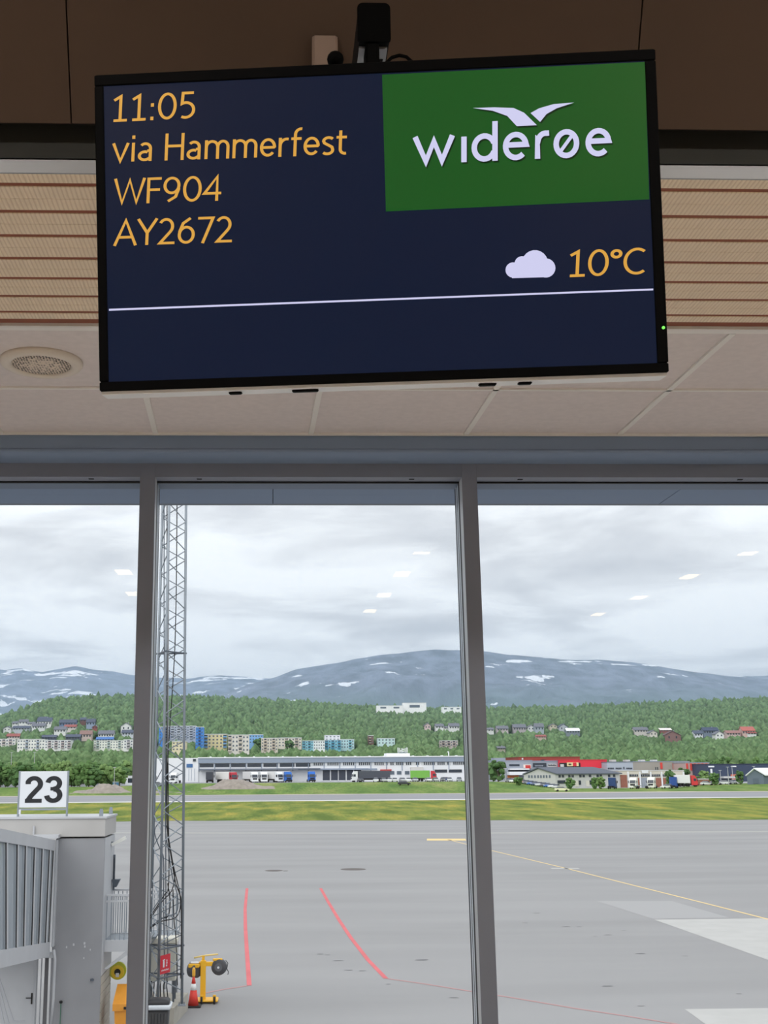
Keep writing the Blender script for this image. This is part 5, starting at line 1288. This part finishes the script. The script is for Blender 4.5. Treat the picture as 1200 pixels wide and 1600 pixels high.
for a in [
 ('white gabled house at the left edge of the hill', 8, 12, 1137, 1144, Wt, Gr, True), ('white house with dark roof in the upper left cluster', 33, 14, 1126, 1134, Wt, Gr),
 ('white cottage low on the left slope', 20, 9, 1129, 1135, Wt, Gr), ('wide dark-roofed house with white front on the left slope', 66, 22, 1123, 1136, Wt, Dk),
 ('grey-blue house behind the wide white house', 64, 14, 1122, 1128, (120, 136, 164), Dk), ('dark blue-roofed long house left of centre slope', 103, 26, 1126, 1137, (104, 124, 160), Dk),
 ('slate house with red lower roof on the left slope', 107, 18, 1134, 1141, (214, 206, 204), Rd), ('white terraced house beside the slate house', 91, 18, 1137, 1147, Wt, Gr),
 ('dark brown house above the terraces', 127, 9, 1123, 1130, (120, 84, 80), Dk), ('blue-grey house right of the dark brown one', 139, 13, 1125, 1136, (150, 164, 190), Dk),
 ('rust-red cabin on the left slope', 146, 8, 1135, 1141, Rd, Gr, True), ('rose house with brown roof above the apartment blocks', 132, 18, 1143, 1155, (206, 188, 180), (138, 110, 104)),
 ('white two-storey house left of the window post', 164, 24, 1143, 1154, Wt, Gr), ('white gabled house high beside the window post', 195, 16, 1131, 1143, Wt, Gr, True),
 ('white house with dark base beside the window post', 198, 18, 1142, 1151, (206, 210, 220), Dk), ('dark slate row house above the long white block', 74, 22, 1150, 1157, (96, 104, 120), Dk),
 ('dark green house above the balcony block', 112, 22, 1149, 1157, (86, 96, 104), Dk), ('red-roofed house at the left edge above the apartments', 18, 20, 1148, 1156, (214, 200, 196), Rd),
 ('white low house between the upper left houses', 45, 12, 1130, 1135, Wt, Gr), ('grey long roof on the left slope', 30, 26, 1136, 1143, (188, 194, 202), Dk),
 ('white house at the far left slope with grey roof', 57, 20, 1132, 1141, (222, 224, 226), Gr), ('blue-roofed hall behind the white block by the window post', 162, 26, 1153, 1160, (196, 204, 214), (74, 116, 178)),
 ('gabled house with red gable right of centre in the forest', 670, 10, 1131, 1140, (220, 196, 196), Gr, True), ('white house second in the forest row right of centre', 689, 13, 1132, 1140, Wt, Gr),
 ('low white garage in the forest row right of centre', 700, 8, 1136, 1140, Wt, Gr), ('large white house beside the second window post', 712, 16, 1131, 1141, Wt, Gr),
 ('small white house right of the second window post', 767, 14, 1138, 1144, Wt, Gr), ('grey-roofed row house in the forest', 788, 18, 1135, 1144, (196, 186, 186), Gr),
 ('broad grey-roofed house in the forest row', 815, 20, 1132.5, 1143, (176, 168, 172), Gr), ('white gabled house in the forest row', 833, 11, 1134, 1142, Wt, Gr, True),
 ('grey-blue tall house in the forest row', 846, 14, 1131, 1143, (166, 176, 186), Gr), ('yellowish gabled house high in the forest row', 868, 12, 1132, 1138, (206, 196, 176), Gr, True),
 ('dark-roofed gabled house in the forest row', 884, 13, 1132, 1142, (186, 190, 198), Dk, True), ('white flat-roofed house right end of the forest row', 899, 21, 1138.5, 1147, (130, 140, 150), (236, 238, 240)),
 ('rose cottage below the forest row', 848, 16, 1149, 1154, (206, 182, 172), Rd), ('white house with long grey roof in the right forest', 1006, 22, 1137, 1146, (214, 206, 202), Gr),
 ('pale gabled house in the right forest', 1025, 12, 1142, 1150, (222, 214, 206), Gr, True), ('house with bright roof light behind the brown gable', 1045, 18, 1138.5, 1144, (150, 96, 90), (238, 226, 222)),
 ('big dark brown gabled house in the right forest', 1055, 26, 1143, 1157, (138, 104, 100), (96, 74, 76), True), ('dark blue-roofed long house in the right forest', 1116, 24, 1137, 1148, (120, 132, 150), (62, 72, 96)),
 ('white house left of the blue-roofed one', 1096, 13, 1142, 1152, (222, 224, 230), Dk), ('white gabled house right of the blue-roofed one', 1129, 13, 1143, 1153, Wt, Gr, True),
 ('rose row house near the right edge', 1151, 22, 1142, 1150, (204, 180, 176), (150, 110, 106)), ('red-roofed house near the right edge', 1175, 20, 1136, 1149, (216, 182, 174), (178, 100, 92)),
 ('white house under the red-roofed one', 1180, 14, 1143, 1149, Wt, Rd), ('beige hut low in the forest near the second post', 785, 12, 1167, 1172, (190, 184, 170), Gr)]:
    house(*a)
# ------------------------------------------------------------------ trees
def ico(sub):
    import bmesh
    bm = bmesh.new(); bmesh.ops.create_icosphere(bm, subdivisions=sub, radius=1.0)
    v = np.array([p.co[:] for p in bm.verts]); f = np.array([[q.index for q in p.verts] for p in bm.faces]); bm.free(); return v, f
V1, F1 = ico(1); V2, F2 = ico(2)
def leaf_mat(name, a, b, isl):
    return mat(name, a, .95, col2=b, scale=.35, spec=.08, island=isl, bump=.0)
M_for = leaf_mat('birch_forest', (80, 106, 70), (108, 132, 92), .24)
M_lea = [leaf_mat('leaves_deep', (66, 94, 60), (94, 122, 78), .2), leaf_mat('leaves_mid', (76, 106, 64), (106, 134, 84), .2), leaf_mat('leaves_light', (92, 120, 74), (124, 148, 94), .2)]
M_bark = mat('bark', (110, 100, 90), .9)
nr = np.random.default_rng(5)
def crowns(pts, V_, F_, jag):
    n = len(pts); nv = len(V_); vs_ = np.empty((n*nv, 3)); fs = np.empty((n*len(F_), 3), dtype=np.int64)
    for i, (x, y, z, r, h_) in enumerate(pts):
        k = 1+nr.normal(0, jag, nv)
        vs_[i*nv:(i+1)*nv] = V_*k[:, None]*np.array([r, r, h_])+np.array([x, y, z]); fs[i*len(F_):(i+1)*len(F_)] = F_+i*nv
    return vs_, fs
def np_mesh(name, vs_, fs, m_, smooth=False):
    me = bpy.data.meshes.new(name); me.vertices.add(len(vs_)); me.vertices.foreach_set('co', vs_.astype(np.float32).ravel())
    me.loops.add(len(fs)*3); me.loops.foreach_set('vertex_index', fs.astype(np.int32).ravel())
    me.polygons.add(len(fs)); me.polygons.foreach_set('loop_start', np.arange(0, len(fs)*3, 3, dtype=np.int32)); me.polygons.foreach_set('loop_total', np.full(len(fs), 3, dtype=np.int32))
    me.polygons.foreach_set('use_smooth', np.full(len(fs), smooth)); me.materials.append(m_); me.update(calc_edges=True); me.validate(); return me
def blocked(px, y0, y1, d, pad=2.0):
    for a, b, t0, t1, dd in CLEAR:
        if d < dd+12 and a-pad < px < b+pad and y0 < t1-.5 and y1 > t0: return True
    return False
# forest on the slopes (far too many to count): scattered by depth
forest = []
d = 600.0
while d < 1760:
    step = 3.6+d*.0030; wpx = step*1800/d
    px = -140.0
    while px < 1345:
        p = px+nr.uniform(-.5, .5)*wpx; dd = d+nr.uniform(-.5, .5)*step*1.6
        r = nr.uniform(2.4, 3.9)*(.8+dd/3400); hh_ = nr.uniform(3.6, 6.0)*(.8+dd/3400)
        z = ground(p, dd); yb_ = y_px(p, z, dd); yt = y_px(p, z+hh_*1.75, dd)
        if not blocked(p, yt, yb_, dd, r*1800/dd*.8): forest.append((X_at(p, dd), dd, z+hh_*.75, r, hh_))
        px += wpx
    d += step*1.55
vs_, fs = crowns(forest, V1, F1, .16)
fo = bpy.data.objects.new('forest', np_mesh('forest', vs_, fs, M_for, True)); COL.objects.link(fo)
tag(fo, 'dense green birch forest covering the hillside', 'forest', kind='stuff')
print('forest', len(forest), len(fs))
# individual trees: three crown shapes, copied
protos = []
for k in range(3):
    blobs = []
    nb_ = 34
    for i in range(nb_):
        a = nr.uniform(0, 2*math.pi); u = nr.uniform(-1, 1); rr_ = nr.uniform(.45, .9); s_ = math.sqrt(1-u*u)
        blobs.append((math.cos(a)*s_*rr_*1.0, math.sin(a)*s_*rr_*1.0, 1.55+u*1.15*rr_-(.25*abs(u) if u < 0 else 0), nr.uniform(.26, .42), nr.uniform(.24, .38)))
    vs_, fs = crowns(blobs, V1, F1, .2)
    cm_ = np_mesh('crown', vs_, fs, M_lea[k])
    tb = MB(); tb.tube([(0, 0, 0), (.03, 0, .5), (0, .02, 1.4)], [.10, .07, .03], 7)
    for q in range(3): a = q*2.1+k; tb.tube([(.02, 0, .6+.15*q), (.35*math.cos(a), .35*math.sin(a), 1.15+.2*q)], [.04, .015], 5)
    tm = bpy.data.meshes.new('trunk'); tm.from_pydata(tb.v, [], tb.f); tm.materials.append(M_bark); protos.append((cm_, tm))
def tree(px, d, w, hgt, label, group=None, k=None, name='tree', cat='tree'):
    z = gy(px, d)-.1; k = nr.integers(0, 3) if k is None else k
    t = thing(name, label, cat, (X_at(px, d), d, z), nr.uniform(0, 6.28), group)
    for nm, me in (('crown', protos[k][0]), ('trunk', protos[k][1])):
        o = bpy.data.objects.new(nm, me); COL.objects.link(o); o.parent = t; o.scale = (w/2.2, w/2.2, hgt/2.85)
    return t
for i in range(120):      # dense belt at the left below the apartment blocks
    row = i // 24; d = 425+row*27+nr.uniform(-6, 6); px = -70+(i % 24)*11.6+nr.uniform(-3, 3)
    if px > 204-(4-row)*2: px = nr.uniform(-60, 190)
    tree(px, d, nr.uniform(5.2, 7.6), nr.uniform(7.2, 10.5)*(1 if row < 4 else .9), 'leafy green tree in the dense belt behind the stand sign', 'trees of the belt behind the stand sign')
for i in range(56):       # trees right behind the warehouse roof and right-hand halls
    px = 735+i*9+nr.uniform(-3, 3); d = nr.uniform(545, 640)
    if blocked(px, 1170, 1190, d, 0): continue
    tree(px, d, nr.uniform(6, 8.5), nr.uniform(8, 11), 'green tree in the row behind the right-hand halls', 'trees behind the right-hand halls')
for a in [(778, 424, 7.6, 8.6, 'large round dark green tree left of the grey retail building', 0), (770, 428, 5.5, 7.6, 'green tree behind the large round tree', 1), (809, 396, 4.2, 3.0, 'bushy shrub on the bank beside the car park', 1),
          (890, 405, 3.8, 4.2, 'young tree before the gabled building, alone near the lorry door', 1), (929, 404, 3.4, 4.4, 'slim young tree before the gabled building, left of a pair', 1), (938, 403, 3.6, 4.7, 'leafy young tree before the gabled building, right of a pair', 2),
          (1046, 410, 4.0, 7.2, 'tall grey-green tree before the brick garage', 0), (1057, 405, 3.0, 4.0, 'yellow-green tree beside the tall garage tree', 2), (1066, 440, 6.5, 7.6, 'dark tree behind the garage roof', 0),
          (1082, 430, 4.5, 4.0, 'low tree between the striped hall and the white lorry', 1), (1099, 432, 4.5, 5.6, 'tree before the end of the striped hall', 2), (1115, 408, 4.6, 4.6, 'round tree right of the brick shed', 1), (1155, 405, 3.4, 5.4, 'upright grey-green tree left of the gabled shed', 0)]:
    tree(a[0], a[1], a[2], a[3], a[4], None, a[5])
for i, (px, y) in enumerate(((324, 1163), (338, 1160), (404, 1165), (424, 1170), (452, 1168), (300, 1160), (560, 1156), (576, 1150))):
    tree(px, d_for(px, y+6)-14, 8.5, 10.5, ('dark round tree before the yellow block', 'second round tree before the yellow block', 'dark tree between the white and beige blocks', 'tree below the beige block', 'small dark fir before the cream block', 'tree left of the blue tower', 'tree at the right end of the turquoise row', 'tall dark spruce right of the turquoise row')[i], None, 0)
# lamp posts
def lamp(px, ytop, d, label):
    z = gy(px, d); h_ = 7+(hor(px)-ytop)/1844*d-z
    t = thing('lamp_post', label, 'lamp post', (X_at(px, d), d, z)); MB().tube([(0, 0, 0), (0, 0, h_)], [.14, .08], 7).build('pole', M_lgrey, t); MB().cbox(-.5, .5, -.15, .15, h_-.05, h_+.12, .03).build('lamp_head', M_lgrey, t)
for px, y, d, lb in ((179, 1200, 395, 'thin lamp post beside the left gravel heap'), (789, 1201, 415, 'lamp post in front of the large round tree'), (1137, 1199, 405, 'tall pale lamp post before the navy hall'), (1125, 1204, 412, 'curved lamp post left of the tall pale one'), (1144, 1198, 455, 'lamp post close to the navy hall wall'), (1178, 1198, 440, 'lamp post above the gabled shed'), (17, 1177, 470, 'lamp post in the tree belt, leftmost'), (53, 1177, 470, 'lamp post in the tree belt, right of the leftmost'), (367, 1168, 620, 'white mast behind the warehouse roof')):
    lamp(px, y, d, lb)
bx_ = thing('blue_container', 'small blue cabin beside the lamp post at the left heap', 'cabin', (X_at(181, 398), 398, gy(181, 398)))
MB().cbox(-.9, .9, 0, 2, 0, 2.0, .05).build('cabin_body', colmat((72, 118, 160)), bx_); MB().box(-1, 1, -.1, 2.1, 2.0, 2.15).build('cabin_roof', M_lgrey, bx_); MB().box(-.3, .3, -.03, .02, .1, 1.8).build('cabin_door', M_glz2, bx_)
bd = thing('white_cabin', 'small white cabin with dark window left of the window post', 'cabin', (X_at(202, 432), 432, gy(202, 432)))
MB().cbox(-1.4, 2.6, 0, 4, 0, 3.2, .05).build('cabin_body', M_wwht, bd); MB().box(-.4, 2.4, -.05, .02, .9, 2.5).build('cabin_window', M_glz, bd); MB().box(-1.6, 2.8, -.2, 4.2, 3.2, 3.4).build('cabin_roof', M_wwht, bd)
